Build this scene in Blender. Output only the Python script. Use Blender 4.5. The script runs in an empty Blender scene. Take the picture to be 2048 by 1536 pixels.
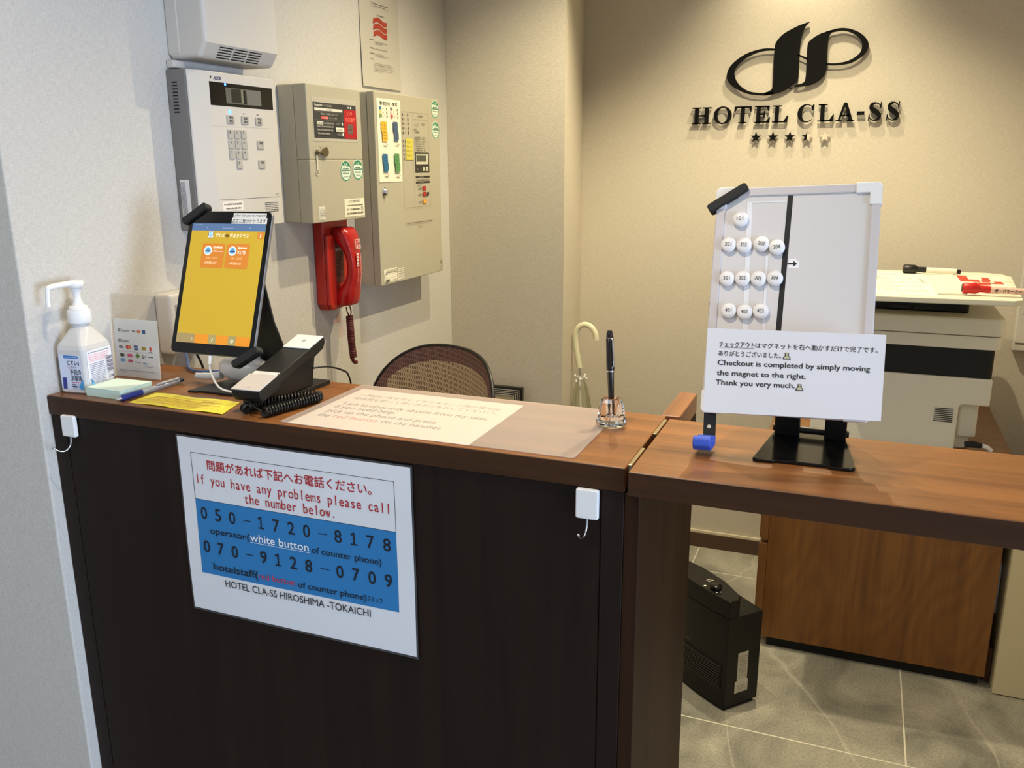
import bpy, math, random
from mathutils import Matrix, Vector
random.seed(7)
SC = bpy.context.scene
COL = SC.collection
PI = math.pi

# ------------------------------------------------------------------ camera, light, exposure
cam_d = bpy.data.cameras.new('camera')
cam = bpy.data.objects.new('camera', cam_d); COL.objects.link(cam)
cam_d.sensor_width = 36.0
cam_d.lens = 1721.714 / 2048 * 36.0
cam_d.clip_start = 0.02
CAMR, CAMU, CAMF = ((0.928247, 0.37193, -0.005043), (-0.08794, 0.232611, 0.968586), (-0.36142, 0.898643, -0.248628))
cam.matrix_world = Matrix(((CAMR[0], CAMU[0], -CAMF[0], 1.267), (CAMR[1], CAMU[1], -CAMF[1], -1.023), (CAMR[2], CAMU[2], -CAMF[2], 1.48), (0, 0, 0, 1)))
SC.camera = cam

W = bpy.data.worlds.new('world'); SC.world = W; W.use_nodes = True
W.node_tree.nodes['Background'].inputs[0].default_value = (0.62, 0.72, 1.0, 1)
W.node_tree.nodes['Background'].inputs[1].default_value = 0.35

def spot(name, loc, aim, power, color, size_deg, blend, radius):
    l = bpy.data.lights.new(name, 'SPOT'); o = bpy.data.objects.new(name, l); COL.objects.link(o)
    l.energy = power; l.color = color; l.spot_size = math.radians(size_deg); l.spot_blend = blend; l.shadow_soft_size = radius
    o.location = loc
    d = Vector(aim) - Vector(loc); o.rotation_euler = d.to_track_quat('-Z', 'Y').to_euler()
    return o
def area(name, loc, aim, power, color, sx, sy):
    l = bpy.data.lights.new(name, 'AREA'); o = bpy.data.objects.new(name, l); COL.objects.link(o)
    l.energy = power; l.color = color; l.shape = 'RECTANGLE'; l.size = sx; l.size_y = sy
    o.location = loc
    d = Vector(aim) - Vector(loc); o.rotation_euler = d.to_track_quat('-Z', 'Z').to_euler()
    return o
WARM = (1.0, 0.87, 0.56)
WARM2 = (1.0, 0.87, 0.56)
spot('logo_downlight', (1.02, 1.90, 2.42), (1.02, 2.06, 1.2), 27, WARM, 95, 0.75, 0.02)
spot('staff_downlight', (1.07, 1.46, 2.42), (1.07, 1.36, 0.9), 68, WARM2, 125, 0.6, 0.010)
spot('counter_downlight', (0.64, 0.98, 2.42), (0.64, 1.05, 0.9), 47, WARM2, 120, 0.6, 0.010)
spot('flap_downlight', (1.16, 0.60, 2.42), (1.16, 0.42, 0.9), 40, WARM2, 80, 1.0, 0.02)
spot('lobby_warm_fill', (0.74, -0.30, 2.42), (0.66, -0.10, 1.0), 44, (1.0, 0.83, 0.60), 110, 1.0, 0.03)  # added unseen lamp, warms the upper left wall and the whiteboard
area('window_daylight', (5.45, -1.45, 1.10), (0.0, -0.1, 0.9), 205, (0.58, 0.74, 1.0), 1.7, 1.9)
area('lobby_cool_fill', (-0.4, -2.1, 2.43), (-0.3, -1.7, 0.0), 26, (0.80, 0.88, 1.0), 1.2, 0.8)  # added cool fill for the pillar face and counter front, no known fixture
SC.view_settings.view_transform = 'Standard'
SC.view_settings.look = 'None'
SC.view_settings.gamma = 1.0
SC.view_settings.use_curve_mapping = False
SC.view_settings.exposure = 0.06

# ------------------------------------------------------------------ materials (all node based)
def s2l(c):
    c = c / 255.0
    return c / 12.92 if c <= 0.04045 else ((c + 0.055) / 1.055) ** 2.4
def rgb(c): return (s2l(c[0]), s2l(c[1]), s2l(c[2]), 1)
MATS = {}
def mat(name, c, rough=0.5, metal=0.0, noise=0.0, nscale=40.0, bump=0.0, coat=0.0, emit=0.0, trans=0.0, ior=1.45, alpha=1.0, spec=0.5, stretch=None):
    if name in MATS: return MATS[name]
    m = bpy.data.materials.new(name); m.use_nodes = True; nt = m.node_tree; N = nt.nodes; L = nt.links
    b = N['Principled BSDF']
    b.inputs['Roughness'].default_value = rough; b.inputs['Metallic'].default_value = metal
    b.inputs['Base Color'].default_value = rgb(c)
    b.inputs['IOR'].default_value = ior
    b.inputs['Specular IOR Level'].default_value = spec
    if coat: b.inputs['Coat Weight'].default_value = coat; b.inputs['Coat Roughness'].default_value = 0.08
    if trans: b.inputs['Transmission Weight'].default_value = trans
    if alpha < 1: b.inputs['Alpha'].default_value = alpha
    if emit: b.inputs['Emission Color'].default_value = rgb(c); b.inputs['Emission Strength'].default_value = emit
    if noise or bump:
        tc = N.new('ShaderNodeTexCoord'); mp = N.new('ShaderNodeMapping'); nz = N.new('ShaderNodeTexNoise')
        L.new(tc.outputs['Object'], mp.inputs[0]); L.new(mp.outputs[0], nz.inputs['Vector'])
        if stretch: mp.inputs['Scale'].default_value = stretch
        nz.inputs['Scale'].default_value = nscale; nz.inputs['Detail'].default_value = 4
        if noise:
            mx = N.new('ShaderNodeMix'); mx.data_type = 'RGBA'
            k = rgb(c); mx.inputs[6].default_value = tuple(max(0, v * (1 - noise)) for v in k[:3]) + (1,)
            mx.inputs[7].default_value = tuple(min(1, v * (1 + noise)) for v in k[:3]) + (1,)
            L.new(nz.outputs['Fac'], mx.inputs[0]); L.new(mx.outputs[2], b.inputs['Base Color'])
        if bump:
            bp = N.new('ShaderNodeBump'); bp.inputs['Strength'].default_value = bump; bp.inputs['Distance'].default_value = 0.002
            L.new(nz.outputs['Fac'], bp.inputs['Height']); L.new(bp.outputs[0], b.inputs['Normal'])
    MATS[name] = m
    return m
def wood(name, dark, light, axis='X', rough=0.35, scale=1.0, coat=0.15, cathedral=0.0, spec=0.5):
    m = bpy.data.materials.new(name); m.use_nodes = True; nt = m.node_tree; N = nt.nodes; L = nt.links
    b = N['Principled BSDF']; b.inputs['Roughness'].default_value = rough; b.inputs['Coat Weight'].default_value = coat; b.inputs['Specular IOR Level'].default_value = spec
    b.inputs['Coat Roughness'].default_value = 0.25
    tc = N.new('ShaderNodeTexCoord'); mp = N.new('ShaderNodeMapping'); L.new(tc.outputs['Object'], mp.inputs[0])
    st = {'X': (1.2, 26, 26), 'Y': (26, 1.2, 26), 'Z': (26, 26, 1.2)}[axis]
    mp.inputs['Scale'].default_value = tuple(v * scale for v in st)
    n1 = N.new('ShaderNodeTexNoise'); n1.inputs['Scale'].default_value = 1.0; n1.inputs['Detail'].default_value = 6; n1.inputs['Roughness'].default_value = 0.62
    n1.inputs['Distortion'].default_value = 0.35
    L.new(mp.outputs[0], n1.inputs['Vector'])
    n2 = N.new('ShaderNodeTexNoise'); n2.inputs['Scale'].default_value = 5.0; n2.inputs['Detail'].default_value = 3
    L.new(mp.outputs[0], n2.inputs['Vector'])
    fac = n1.outputs['Fac']
    if cathedral:
        mp2 = N.new('ShaderNodeMapping'); L.new(tc.outputs['Object'], mp2.inputs[0]); mp2.inputs['Scale'].default_value = {'X': (.35, 1, 1), 'Y': (1, .35, 1), 'Z': (1, 1, .35)}[axis]
        n3 = N.new('ShaderNodeTexNoise'); n3.inputs['Scale'].default_value = 4.0; n3.inputs['Detail'].default_value = 1.0
        L.new(mp2.outputs[0], n3.inputs['Vector'])
        ml = N.new('ShaderNodeMath'); ml.operation = 'MULTIPLY'; ml.inputs[1].default_value = 16.0; L.new(n3.outputs['Fac'], ml.inputs[0])
        fr = N.new('ShaderNodeMath'); fr.operation = 'PINGPONG'; fr.inputs[1].default_value = 0.5; L.new(ml.outputs[0], fr.inputs[0])
        mm = N.new('ShaderNodeMix'); mm.inputs[0].default_value = cathedral; L.new(n1.outputs['Fac'], mm.inputs[2]); L.new(fr.outputs[0], mm.inputs[3])
        fac = mm.outputs[0]
    ad = N.new('ShaderNodeMath'); ad.operation = 'MULTIPLY_ADD'; ad.inputs[1].default_value = 0.25; L.new(n2.outputs['Fac'], ad.inputs[0]); L.new(fac, ad.inputs[2])
    cr = N.new('ShaderNodeValToRGB'); L.new(ad.outputs[0], cr.inputs[0])
    cr.color_ramp.elements[0].position = 0.38; cr.color_ramp.elements[0].color = rgb(dark)
    cr.color_ramp.elements[1].position = 0.82; cr.color_ramp.elements[1].color = rgb(light)
    L.new(cr.outputs[0], b.inputs['Base Color'])
    bp = N.new('ShaderNodeBump'); bp.inputs['Strength'].default_value = 0.12; bp.inputs['Distance'].default_value = 0.001
    L.new(n2.outputs['Fac'], bp.inputs['Height']); L.new(bp.outputs[0], b.inputs['Normal'])
    return m
def wallpaper(name, c):
    m = bpy.data.materials.new(name); m.use_nodes = True; nt = m.node_tree; N = nt.nodes; L = nt.links
    b = N['Principled BSDF']; b.inputs['Roughness'].default_value = 0.85
    tc = N.new('ShaderNodeTexCoord')
    hs = []
    for sc in ((90, 90, 700), (700, 700, 90)):
        mp = N.new('ShaderNodeMapping'); mp.inputs['Scale'].default_value = sc; L.new(tc.outputs['Object'], mp.inputs[0])
        n = N.new('ShaderNodeTexNoise'); n.inputs['Scale'].default_value = 1; n.inputs['Detail'].default_value = 2; L.new(mp.outputs[0], n.inputs['Vector']); hs.append(n)
    ad = N.new('ShaderNodeMath'); ad.operation = 'ADD'; L.new(hs[0].outputs['Fac'], ad.inputs[0]); L.new(hs[1].outputs['Fac'], ad.inputs[1])
    cr = N.new('ShaderNodeValToRGB'); L.new(ad.outputs[0], cr.inputs[0])
    k = rgb(c)
    cr.color_ramp.elements[0].position = 0.30; cr.color_ramp.elements[0].color = tuple(v * 0.84 for v in k[:3]) + (1,)
    cr.color_ramp.elements[1].position = 0.70; cr.color_ramp.elements[1].color = tuple(min(1, v * 1.12) for v in k[:3]) + (1,)
    hl = N.new('ShaderNodeMath'); hl.operation = 'MULTIPLY'; hl.inputs[1].default_value = 0.5; L.new(ad.outputs[0], hl.inputs[0]); L.new(hl.outputs[0], cr.inputs[0])
    L.new(cr.outputs[0], b.inputs['Base Color'])
    bp = N.new('ShaderNodeBump'); bp.inputs['Strength'].default_value = 0.25; bp.inputs['Distance'].default_value = 0.0015
    L.new(ad.outputs[0], bp.inputs['Height']); L.new(bp.outputs[0], b.inputs['Normal'])
    return m
def floor_tile(name):
    m = bpy.data.materials.new(name); m.use_nodes = True; nt = m.node_tree; N = nt.nodes; L = nt.links
    b = N['Principled BSDF']; b.inputs['Roughness'].default_value = 0.38
    tc = N.new('ShaderNodeTexCoord'); mp = N.new('ShaderNodeMapping'); L.new(tc.outputs['Object'], mp.inputs[0])
    mp.inputs['Location'].default_value = (0.31, -0.176, 0)
    br = N.new('ShaderNodeTexBrick'); L.new(mp.outputs[0], br.inputs['Vector'])
    br.offset = 0.79; br.offset_frequency = 2; br.squash = 1.0
    br.inputs['Scale'].default_value = 1.0; br.inputs['Mortar Size'].default_value = 0.0022; br.inputs['Mortar Smooth'].default_value = 0.1
    br.inputs['Brick Width'].default_value = 0.9; br.inputs['Row Height'].default_value = 0.9; br.inputs['Bias'].default_value = 0
    n1 = N.new('ShaderNodeTexNoise'); n1.inputs['Scale'].default_value = 3.5; n1.inputs['Detail'].default_value = 8; n1.inputs['Distortion'].default_value = 1.2; L.new(tc.outputs['Object'], n1.inputs['Vector'])
    n2 = N.new('ShaderNodeTexNoise'); n2.inputs['Scale'].default_value = 160; n2.inputs['Detail'].default_value = 2; L.new(tc.outputs['Object'], n2.inputs['Vector'])
    cr = N.new('ShaderNodeValToRGB'); L.new(n1.outputs['Fac'], cr.inputs[0])
    cr.color_ramp.elements[0].position = 0.35; cr.color_ramp.elements[0].color = rgb((126, 124, 116))
    cr.color_ramp.elements[1].position = 0.68; cr.color_ramp.elements[1].color = rgb((184, 180, 166))
    mpv = N.new('ShaderNodeMapping'); mpv.inputs['Rotation'].default_value = (0, 0, 0.35); mpv.inputs['Scale'].default_value = (1, .3, 1); L.new(tc.outputs['Object'], mpv.inputs[0])
    nv = N.new('ShaderNodeTexNoise'); nv.inputs['Scale'].default_value = 2.6; nv.inputs['Detail'].default_value = 3; nv.inputs['Distortion'].default_value = 0.8; L.new(mpv.outputs[0], nv.inputs['Vector'])
    vr = N.new('ShaderNodeValToRGB'); L.new(nv.outputs['Fac'], vr.inputs[0])
    e = vr.color_ramp.elements; e[0].position = 0.492; e[0].color = (0, 0, 0, 1); e[1].position = 0.5; e[1].color = (1, 1, 1, 1); e2 = vr.color_ramp.elements.new(0.512); e2.color = (0, 0, 0, 1)
    mv = N.new('ShaderNodeMix'); mv.data_type = 'RGBA'; L.new(cr.outputs[0], mv.inputs[6]); mv.inputs[7].default_value = rgb((206, 200, 186))
    fm = N.new('ShaderNodeMath'); fm.operation = 'MULTIPLY'; fm.inputs[1].default_value = 0.45; L.new(vr.outputs[0], fm.inputs[0]); L.new(fm.outputs[0], mv.inputs[0])
    sp = N.new('ShaderNodeMix'); sp.data_type = 'RGBA'; sp.blend_type = 'OVERLAY'; sp.inputs[0].default_value = 0.8; L.new(mv.outputs[2], sp.inputs[6]); L.new(n2.outputs['Fac'], sp.inputs[7])
    sp2 = N.new('ShaderNodeMix'); sp2.data_type = 'RGBA'; sp2.inputs[0].default_value = 0.6; L.new(mv.outputs[2], sp2.inputs[6]); L.new(sp.outputs[2], sp2.inputs[7])
    gm = N.new('ShaderNodeMix'); gm.data_type = 'RGBA'; L.new(br.outputs['Fac'], gm.inputs[0]); L.new(sp2.outputs[2], gm.inputs[6]); gm.inputs[7].default_value = rgb((226, 222, 205))
    L.new(gm.outputs[2], b.inputs['Base Color'])
    return m
def thin_clear(name, tint=(255, 255, 255), gloss=0.12, rough=0.05, haze=0.0):
    m = bpy.data.materials.new(name); m.use_nodes = True; nt = m.node_tree; N = nt.nodes; L = nt.links
    out = N['Material Output']; N.remove(N['Principled BSDF'])
    t = N.new('ShaderNodeBsdfTransparent'); t.inputs[0].default_value = rgb(tint)
    g = N.new('ShaderNodeBsdfGlossy'); g.inputs['Roughness'].default_value = rough
    lw = N.new('ShaderNodeLayerWeight'); lw.inputs[0].default_value = gloss
    mx = N.new('ShaderNodeMixShader'); 
    ge = N.new('ShaderNodeNewGeometry'); fm = N.new('ShaderNodeMath'); fm.operation = 'SUBTRACT'; fm.use_clamp = True
    L.new(lw.outputs['Fresnel'], fm.inputs[0]); L.new(ge.outputs['Backfacing'], fm.inputs[1]); L.new(fm.outputs[0], mx.inputs[0]); L.new(t.outputs[0], mx.inputs[1]); L.new(g.outputs[0], mx.inputs[2])
    res = mx
    if haze:
        d = N.new('ShaderNodeBsdfDiffuse'); d.inputs[0].default_value = rgb((225, 222, 222))
        m2 = N.new('ShaderNodeMixShader'); hz = N.new('ShaderNodeMath'); hz.operation = 'MULTIPLY_ADD'; hz.inputs[1].default_value = -haze; hz.inputs[2].default_value = haze; L.new(ge.outputs['Backfacing'], hz.inputs[0]); L.new(hz.outputs[0], m2.inputs[0]); L.new(mx.outputs[0], m2.inputs[1]); L.new(d.outputs[0], m2.inputs[2]); res = m2
    L.new(res.outputs[0], out.inputs[0])
    return m
def chair_mesh(name, dark, light, density, openness):
    m = bpy.data.materials.new(name); m.use_nodes = True; nt = m.node_tree; N = nt.nodes; L = nt.links
    b = N['Principled BSDF']; b.inputs['Roughness'].default_value = 0.6; out = N['Material Output']
    tc = N.new('ShaderNodeTexCoord'); mp = N.new('ShaderNodeMapping'); L.new(tc.outputs['UV'], mp.inputs[0]); mp.inputs['Scale'].default_value = (density, density, 1)
    mp.inputs['Rotation'].default_value = (0, 0, 0.12)
    br = N.new('ShaderNodeTexBrick'); L.new(mp.outputs[0], br.inputs['Vector']); br.offset = 0.5
    br.inputs['Scale'].default_value = 1.0; br.inputs['Brick Width'].default_value = 1.0; br.inputs['Row Height'].default_value = 2.4; br.inputs['Mortar Size'].default_value = openness; br.inputs['Mortar Smooth'].default_value = 0.0
    mx = N.new('ShaderNodeMix'); mx.data_type = 'RGBA'; L.new(br.outputs['Fac'], mx.inputs[0]); mx.inputs[6].default_value = rgb(dark); mx.inputs[7].default_value = rgb(light)
    L.new(mx.outputs[2], b.inputs['Base Color'])
    return m

# ------------------------------------------------------------------ geometry helpers
class MB:
    def __init__(s): s.v = []; s.f = []; s.m = []; s.uv = None; s.smooth = []
    def add(s, vs, fs, mi=0, smooth=False):
        o = len(s.v); s.v += [tuple(x) for x in vs]
        for f in fs: s.f.append([o + i for i in f]); s.m.append(mi); s.smooth.append(smooth)
        return s
    def box(s, x0, x1, y0, y1, z0, z1, mi=0, M=None):
        vs = [Vector(p) for p in ((x0, y0, z0), (x1, y0, z0), (x1, y1, z0), (x0, y1, z0), (x0, y0, z1), (x1, y0, z1), (x1, y1, z1), (x0, y1, z1))]
        if M: vs = [M @ p for p in vs]
        return s.add(vs, [(3, 2, 1, 0), (4, 5, 6, 7), (0, 1, 5, 4), (1, 2, 6, 5), (2, 3, 7, 6), (3, 0, 4, 7)], mi)
    def prism(s, pts, place, d0, d1, mi=0, smooth_side=False):
        # pts: 2-D outline, place(u, v, w) -> xyz, extruded from w=d0 to w=d1
        n = len(pts)
        a = sum(pts[i][0] * pts[(i + 1) % n][1] - pts[(i + 1) % n][0] * pts[i][1] for i in range(n))
        if a < 0: pts = pts[::-1]
        vs = [place(u, v, d0) for u, v in pts] + [place(u, v, d1) for u, v in pts]
        s.add(vs, [list(range(n))[::-1], [n + i for i in range(n)]], mi)
        o = len(s.v) - 2 * n
        for i in range(n):
            j = (i + 1) % n
            s.f.append([o + i, o + j, o + n + j, o + n + i]); s.m.append(mi); s.smooth.append(smooth_side)
        return s
    def ringprism(s, out, inn, place, d0, d1, mi=0, closed=True):
        n = len(out); k = n if closed else n - 1
        vs = [place(u, v, d) for d in (d0, d1) for L in (out, inn) for u, v in L]
        fs = []
        for i in range(k):
            j = (i + 1) % n
            fs += [[i, j, n + j, n + i][::-1], [2 * n + i, 2 * n + j, 3 * n + j, 3 * n + i], [i, j, 2 * n + j, 2 * n + i], [n + j, n + i, 3 * n + i, 3 * n + j]]
        return s.add(vs, fs, mi)
    def tube(s, pts, r, n=10, mi=0, cap=True, closed=False):
        P = [Vector(p) for p in pts]; R = r if isinstance(r, (list, tuple)) else [r] * len(P)
        vs = []; up = None
        for i, p in enumerate(P):
            if closed: t = P[(i + 1) % len(P)] - P[i - 1]
            else: t = P[min(i + 1, len(P) - 1)] - P[max(i - 1, 0)]
            t.normalize()
            if up is None:
                up = Vector((0, 0, 1)) if abs(t.z) < 0.9 else Vector((1, 0, 0))
            a = t.cross(up)
            if a.length < 1e-6: a = t.orthogonal()
            a.normalize(); b = a.cross(t); b.normalize(); up = b
            for k in range(n):
                q = 2 * PI * k / n; vs.append(p + (a * math.cos(q) + b * math.sin(q)) * R[i])
        fs = []
        m = len(P)
        for i in range(m if closed else m - 1):
            for k in range(n):
                i2 = (i + 1) % m
                fs.append([i * n + k, i * n + (k + 1) % n, i2 * n + (k + 1) % n, i2 * n + k][::-1])
        s.add(vs, fs, mi, True)
        if cap and not closed:
            s.add(vs[:n], [list(range(n))], mi); s.add(vs[-n:], [list(range(n))[::-1]], mi)
        return s
    def lathe(s, prof, n=24, M=None, mi=0, smooth=True, cap=True, sx=1, sy=1, ph=0.0):
        vs = []; fs = []
        for r, z in prof:
            for k in range(n):
                q = 2 * PI * k / n + ph
                p = Vector((r * math.cos(q) * sx, r * math.sin(q) * sy, z)); vs.append(M @ p if M else p)
        for i in range(len(prof) - 1):
            for k in range(n):
                fs.append([i * n + k, i * n + (k + 1) % n, (i + 1) * n + (k + 1) % n, (i + 1) * n + k])
        s.add(vs, fs, mi, smooth)
        if cap:
            s.add(vs[:n], [list(range(n))[::-1]], mi); s.add(vs[-n:], [list(range(n))], mi)
        return s
    def grid(s, nu, nv, fn, mi=0, smooth=True, uvscale=None):
        o = len(s.v); vs = [fn(i / nu, j / nv) for j in range(nv + 1) for i in range(nu + 1)]
        fs = [[j * (nu + 1) + i, j * (nu + 1) + i + 1, (j + 1) * (nu + 1) + i + 1, (j + 1) * (nu + 1) + i] for j in range(nv) for i in range(nu)]
        return s.add(vs, fs, mi, smooth)
    def sheet(s, nu, nv, fn, t, mi=0):
        # thin closed sheet: fn(u, v) -> point; thickness along fn normal given by fn2
        top = [Vector(fn(i / nu, j / nv)) for j in range(nv + 1) for i in range(nu + 1)]
        n = len(top)
        ax = (top[nu] - top[0]).cross(top[-1] - top[0]).normalized()
        bot = [p - ax * t for p in top]
        fs = []
        for j in range(nv):
            for i in range(nu):
                a = j * (nu + 1) + i; q = [a, a + 1, a + nu + 2, a + nu + 1]
                fs.append(q); fs.append([n + k for k in q[::-1]])
        b = [i for i in range(nu + 1)] + [(j + 1) * (nu + 1) - 1 for j in range(1, nv + 1)] + [nv * (nu + 1) + i for i in range(nu - 1, -1, -1)] + [j * (nu + 1) for j in range(nv - 1, 0, -1)]
        for k in range(len(b)):
            p, q = b[k], b[(k + 1) % len(b)]; fs.append([p, n + p, n + q, q])
        return s.add(top + bot, fs, mi, False)
    def build(s, name, mats, parent=None, bevel=0.0, seg=2, world=True, subsurf=0, autosmooth=False, recenter=None):
        me = bpy.data.meshes.new(name)
        me.from_pydata([tuple(v) for v in s.v], [], s.f); me.update()
        if not isinstance(mats, (list, tuple)): mats = [mats]
        for m in mats: me.materials.append(m)
        for p, mi, sm in zip(me.polygons, s.m, s.smooth): p.material_index = mi; p.use_smooth = sm
        o = bpy.data.objects.new(name, me); COL.objects.link(o)
        if parent is not None:
            o.parent = parent
            if world and parent.type == 'EMPTY': o.matrix_parent_inverse = parent.matrix_basis.inverted()
            elif world and parent.type == 'MESH' and parent.parent is None: o.matrix_parent_inverse = parent.matrix_basis.inverted()
        if bevel:
            b = o.modifiers.new('bevel', 'BEVEL'); b.width = bevel; b.segments = seg; b.limit_method = 'ANGLE'; b.angle_limit = math.radians(40)
        if subsurf:
            q = o.modifiers.new('subsurf', 'SUBSURF'); q.levels = subsurf; q.render_levels = subsurf
        if parent is None and world:
            xs = [v.co for v in me.vertices]
            c = Vector(((min(v.x for v in xs) + max(v.x for v in xs)) / 2, (min(v.y for v in xs) + max(v.y for v in xs)) / 2, min(v.z for v in xs)))
            if recenter is not False:
                me.transform(Matrix.Translation(-c)); o.location = c
        return o
def tag(o, label, cat, group=None, kind=None):
    o['label'] = label; o['category'] = cat
    if group: o['group'] = group
    if kind: o['kind'] = kind
    return o
def thing(name, label, cat, loc=(0, 0, 0), group=None, M=None):
    o = bpy.data.objects.new(name, None); COL.objects.link(o); o.empty_display_size = 0.02
    if M is not None: o.matrix_basis = M
    else: o.location = loc
    bpy.context.view_layer.update() if False else None
    if M is None: o.matrix_basis = Matrix.Translation(loc)
    return tag(o, label, cat, group)
def struct(o): o['kind'] = 'structure'; return o
def rrect(x0, y0, x1, y1, r, n=5):
    pts = []
    for cx, cy, a in ((x1 - r, y1 - r, 0), (x0 + r, y1 - r, 90), (x0 + r, y0 + r, 180), (x1 - r, y0 + r, 270)):
        for k in range(n + 1):
            q = math.radians(a + 90 * k / n); pts.append((cx + r * math.cos(q), cy + r * math.sin(q)))
    return pts
def circ(cx, cy, rx, ry=None, n=24):
    ry = ry or rx
    return [(cx + rx * math.cos(2 * PI * k / n), cy + ry * math.sin(2 * PI * k / n)) for k in range(n)]
def spline(pts, n=8, closed=False):
    P = [Vector(p) for p in pts]; out = []; m = len(P)
    for i in range(m if closed else m - 1):
        g = (lambda k: P[k % m]) if closed else (lambda k: P[min(max(k, 0), m - 1)])
        a, b, c, d = g(i - 1), g(i), g(i + 1), g(i + 2)
        for k in range(n):
            t = k / n
            out.append(0.5 * ((2 * b) + (c - a) * t + (2 * a - 5 * b + 4 * c - d) * t * t + (-a + 3 * b - 3 * c + d) * t ** 3))
    if not closed: out.append(P[-1])
    return out
XZ = lambda y: (lambda u, v, w: (u, y - w, v))          # faces -Y
YZ = lambda x: (lambda u, v, w: (x + w, u, v))          # faces +X (u = y, v = z)
XY = lambda z: (lambda u, v, w: (u, v, z + w))          # faces up

TXT = {}
def text_geo(s, off=0.0, res=3):
    k = (s, off, res)
    if k in TXT: return TXT[k]
    c = bpy.data.curves.new('t', 'FONT'); c.body = s; c.size = 1.0; c.resolution_u = res; c.offset = off
    o = bpy.data.objects.new('t', c)
    me = bpy.data.meshes.new_from_object(o)
    vs = [(v.co.x, v.co.y) for v in me.vertices]; fs = [list(p.vertices) for p in me.polygons]
    bpy.data.objects.remove(o); bpy.data.curves.remove(c); bpy.data.meshes.remove(me)
    if not vs: vs = [(0, 0), (.01, 0), (0, .01)]; fs = [[0, 1, 2]]
    TXT[k] = (vs, fs); return TXT[k]
INK = {}
def ink(c, emit=0.0):
    c = tuple(c); k = (c, emit)
    if k not in INK: INK[k] = mat('ink_%d_%d_%d%s' % (c + ('_lit' if emit else '',)), c, rough=0.6, noise=0.03, nscale=300, emit=emit)
    return INK[k]
class Print:
    """flat printing (ink shapes) laid on a surface"""
    def __init__(s, emit=0.0): s.items = []; s.emit = emit
    def poly(s, pts, c): s.items.append((list(pts), [list(range(len(pts)))], c)); return s
    def rect(s, x0, y0, x1, y1, c, sub=0.06):
        n = max(1, int(abs(x1 - x0) / sub)); m = max(1, int(abs(y1 - y0) / sub))
        if n * m == 1: return s.poly([(x0, y0), (x1, y0), (x1, y1), (x0, y1)], c)
        P = [(x0 + (x1 - x0) * i / n, y0 + (y1 - y0) * j / m) for j in range(m + 1) for i in range(n + 1)]
        s.items.append((P, [[j * (n + 1) + i, j * (n + 1) + i + 1, (j + 1) * (n + 1) + i + 1, (j + 1) * (n + 1) + i] for j in range(m) for i in range(n)], c)); return s
    def mono(s, t, x0, y, x1, h, c, bold=0.0, condense=0.80):
        """evenly spaced typewriter lettering, first to last sign from x0 to x1"""
        pitch = (x1 - x0) / len(t); top = max(v[1] for v in text_geo('k', bold)[0]); sy = h / top
        for i, ch in enumerate(t):
            if ch == ' ': continue
            vs, fs = text_geo(ch, bold); a = min(v[0] for v in vs); b = max(v[0] for v in vs)
            w = min((b - a) * sy * condense, pitch * 0.90)
            cx = x0 + pitch * (i + 0.5); k = w / max(b - a, 1e-6)
            s.items.append(([(cx - w / 2 + (v[0] - a) * k, y + v[1] * sy) for v in vs], fs, c))
        return s
    def rrect(s, x0, y0, x1, y1, r, c): return s.poly(rrect(x0, y0, x1, y1, r, 4), c)
    def circle(s, x, y, r, c, ry=None, n=20): return s.poly(circ(x, y, r, ry, n), c)
    def ring(s, x, y, r0, r1, c, n=24):
        a = circ(x, y, r1, n=n); b = circ(x, y, r0, n=n)
        s.items.append((a + b, [[i, (i + 1) % n, n + (i + 1) % n, n + i] for i in range(n)], c)); return s
    def line(s, x0, y0, x1, y1, w, c):
        dx, dy = x1 - x0, y1 - y0; l = math.hypot(dx, dy); nx, ny = -dy / l * w / 2, dx / l * w / 2
        return s.poly([(x0 - nx, y0 - ny), (x1 - nx, y1 - ny), (x1 + nx, y1 + ny), (x0 + nx, y0 + ny)], c)
    def frame(s, x0, y0, x1, y1, w, c):
        s.rect(x0, y0, x1, y0 + w, c); s.rect(x0, y1 - w, x1, y1, c); s.rect(x0, y0 + w, x0 + w, y1 - w, c); return s.rect(x1 - w, y0 + w, x1, y1 - w, c)
    def text(s, t, x0, y, x1, h=None, c=(20, 20, 20), bold=0.0, rot=0.0, shear=0.0):
        """text from x0 to x1 on baseline y; h = height from baseline to top of the tallest sign"""
        vs, fs = text_geo(t, bold)
        a = min(v[0] for v in vs); b = max(v[0] for v in vs); top = max(v[1] for v in vs)
        sx = (x1 - x0) / max(b - a, 1e-6); sy = (h / top) if h else sx
        pts = [((v[0] - a) * sx + shear * v[1] * sy, v[1] * sy) for v in vs]
        if rot:
            q, w = math.cos(rot), math.sin(rot); pts = [(p[0] * q - p[1] * w, p[0] * w + p[1] * q) for p in pts]
        s.items.append(([(x0 + p[0], y + p[1]) for p in pts], fs, c)); return s
    def dashes(s, x0, y, x1, h, c, w=0.9, gap=0.35, vert=False):
        """a line of writing too small to be read: a row of tiny strokes"""
        x = x0
        while x < x1 - h * 0.3:
            l = min(h * random.uniform(0.4, w), x1 - x)
            if vert: s.rect(y, x, y + h, x + l, c)
            else: s.rect(x, y, x + l, y + h * random.uniform(0.7, 1.0), c)
            x += l + h * gap * random.uniform(0.6, 1.5)
        return s
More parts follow.
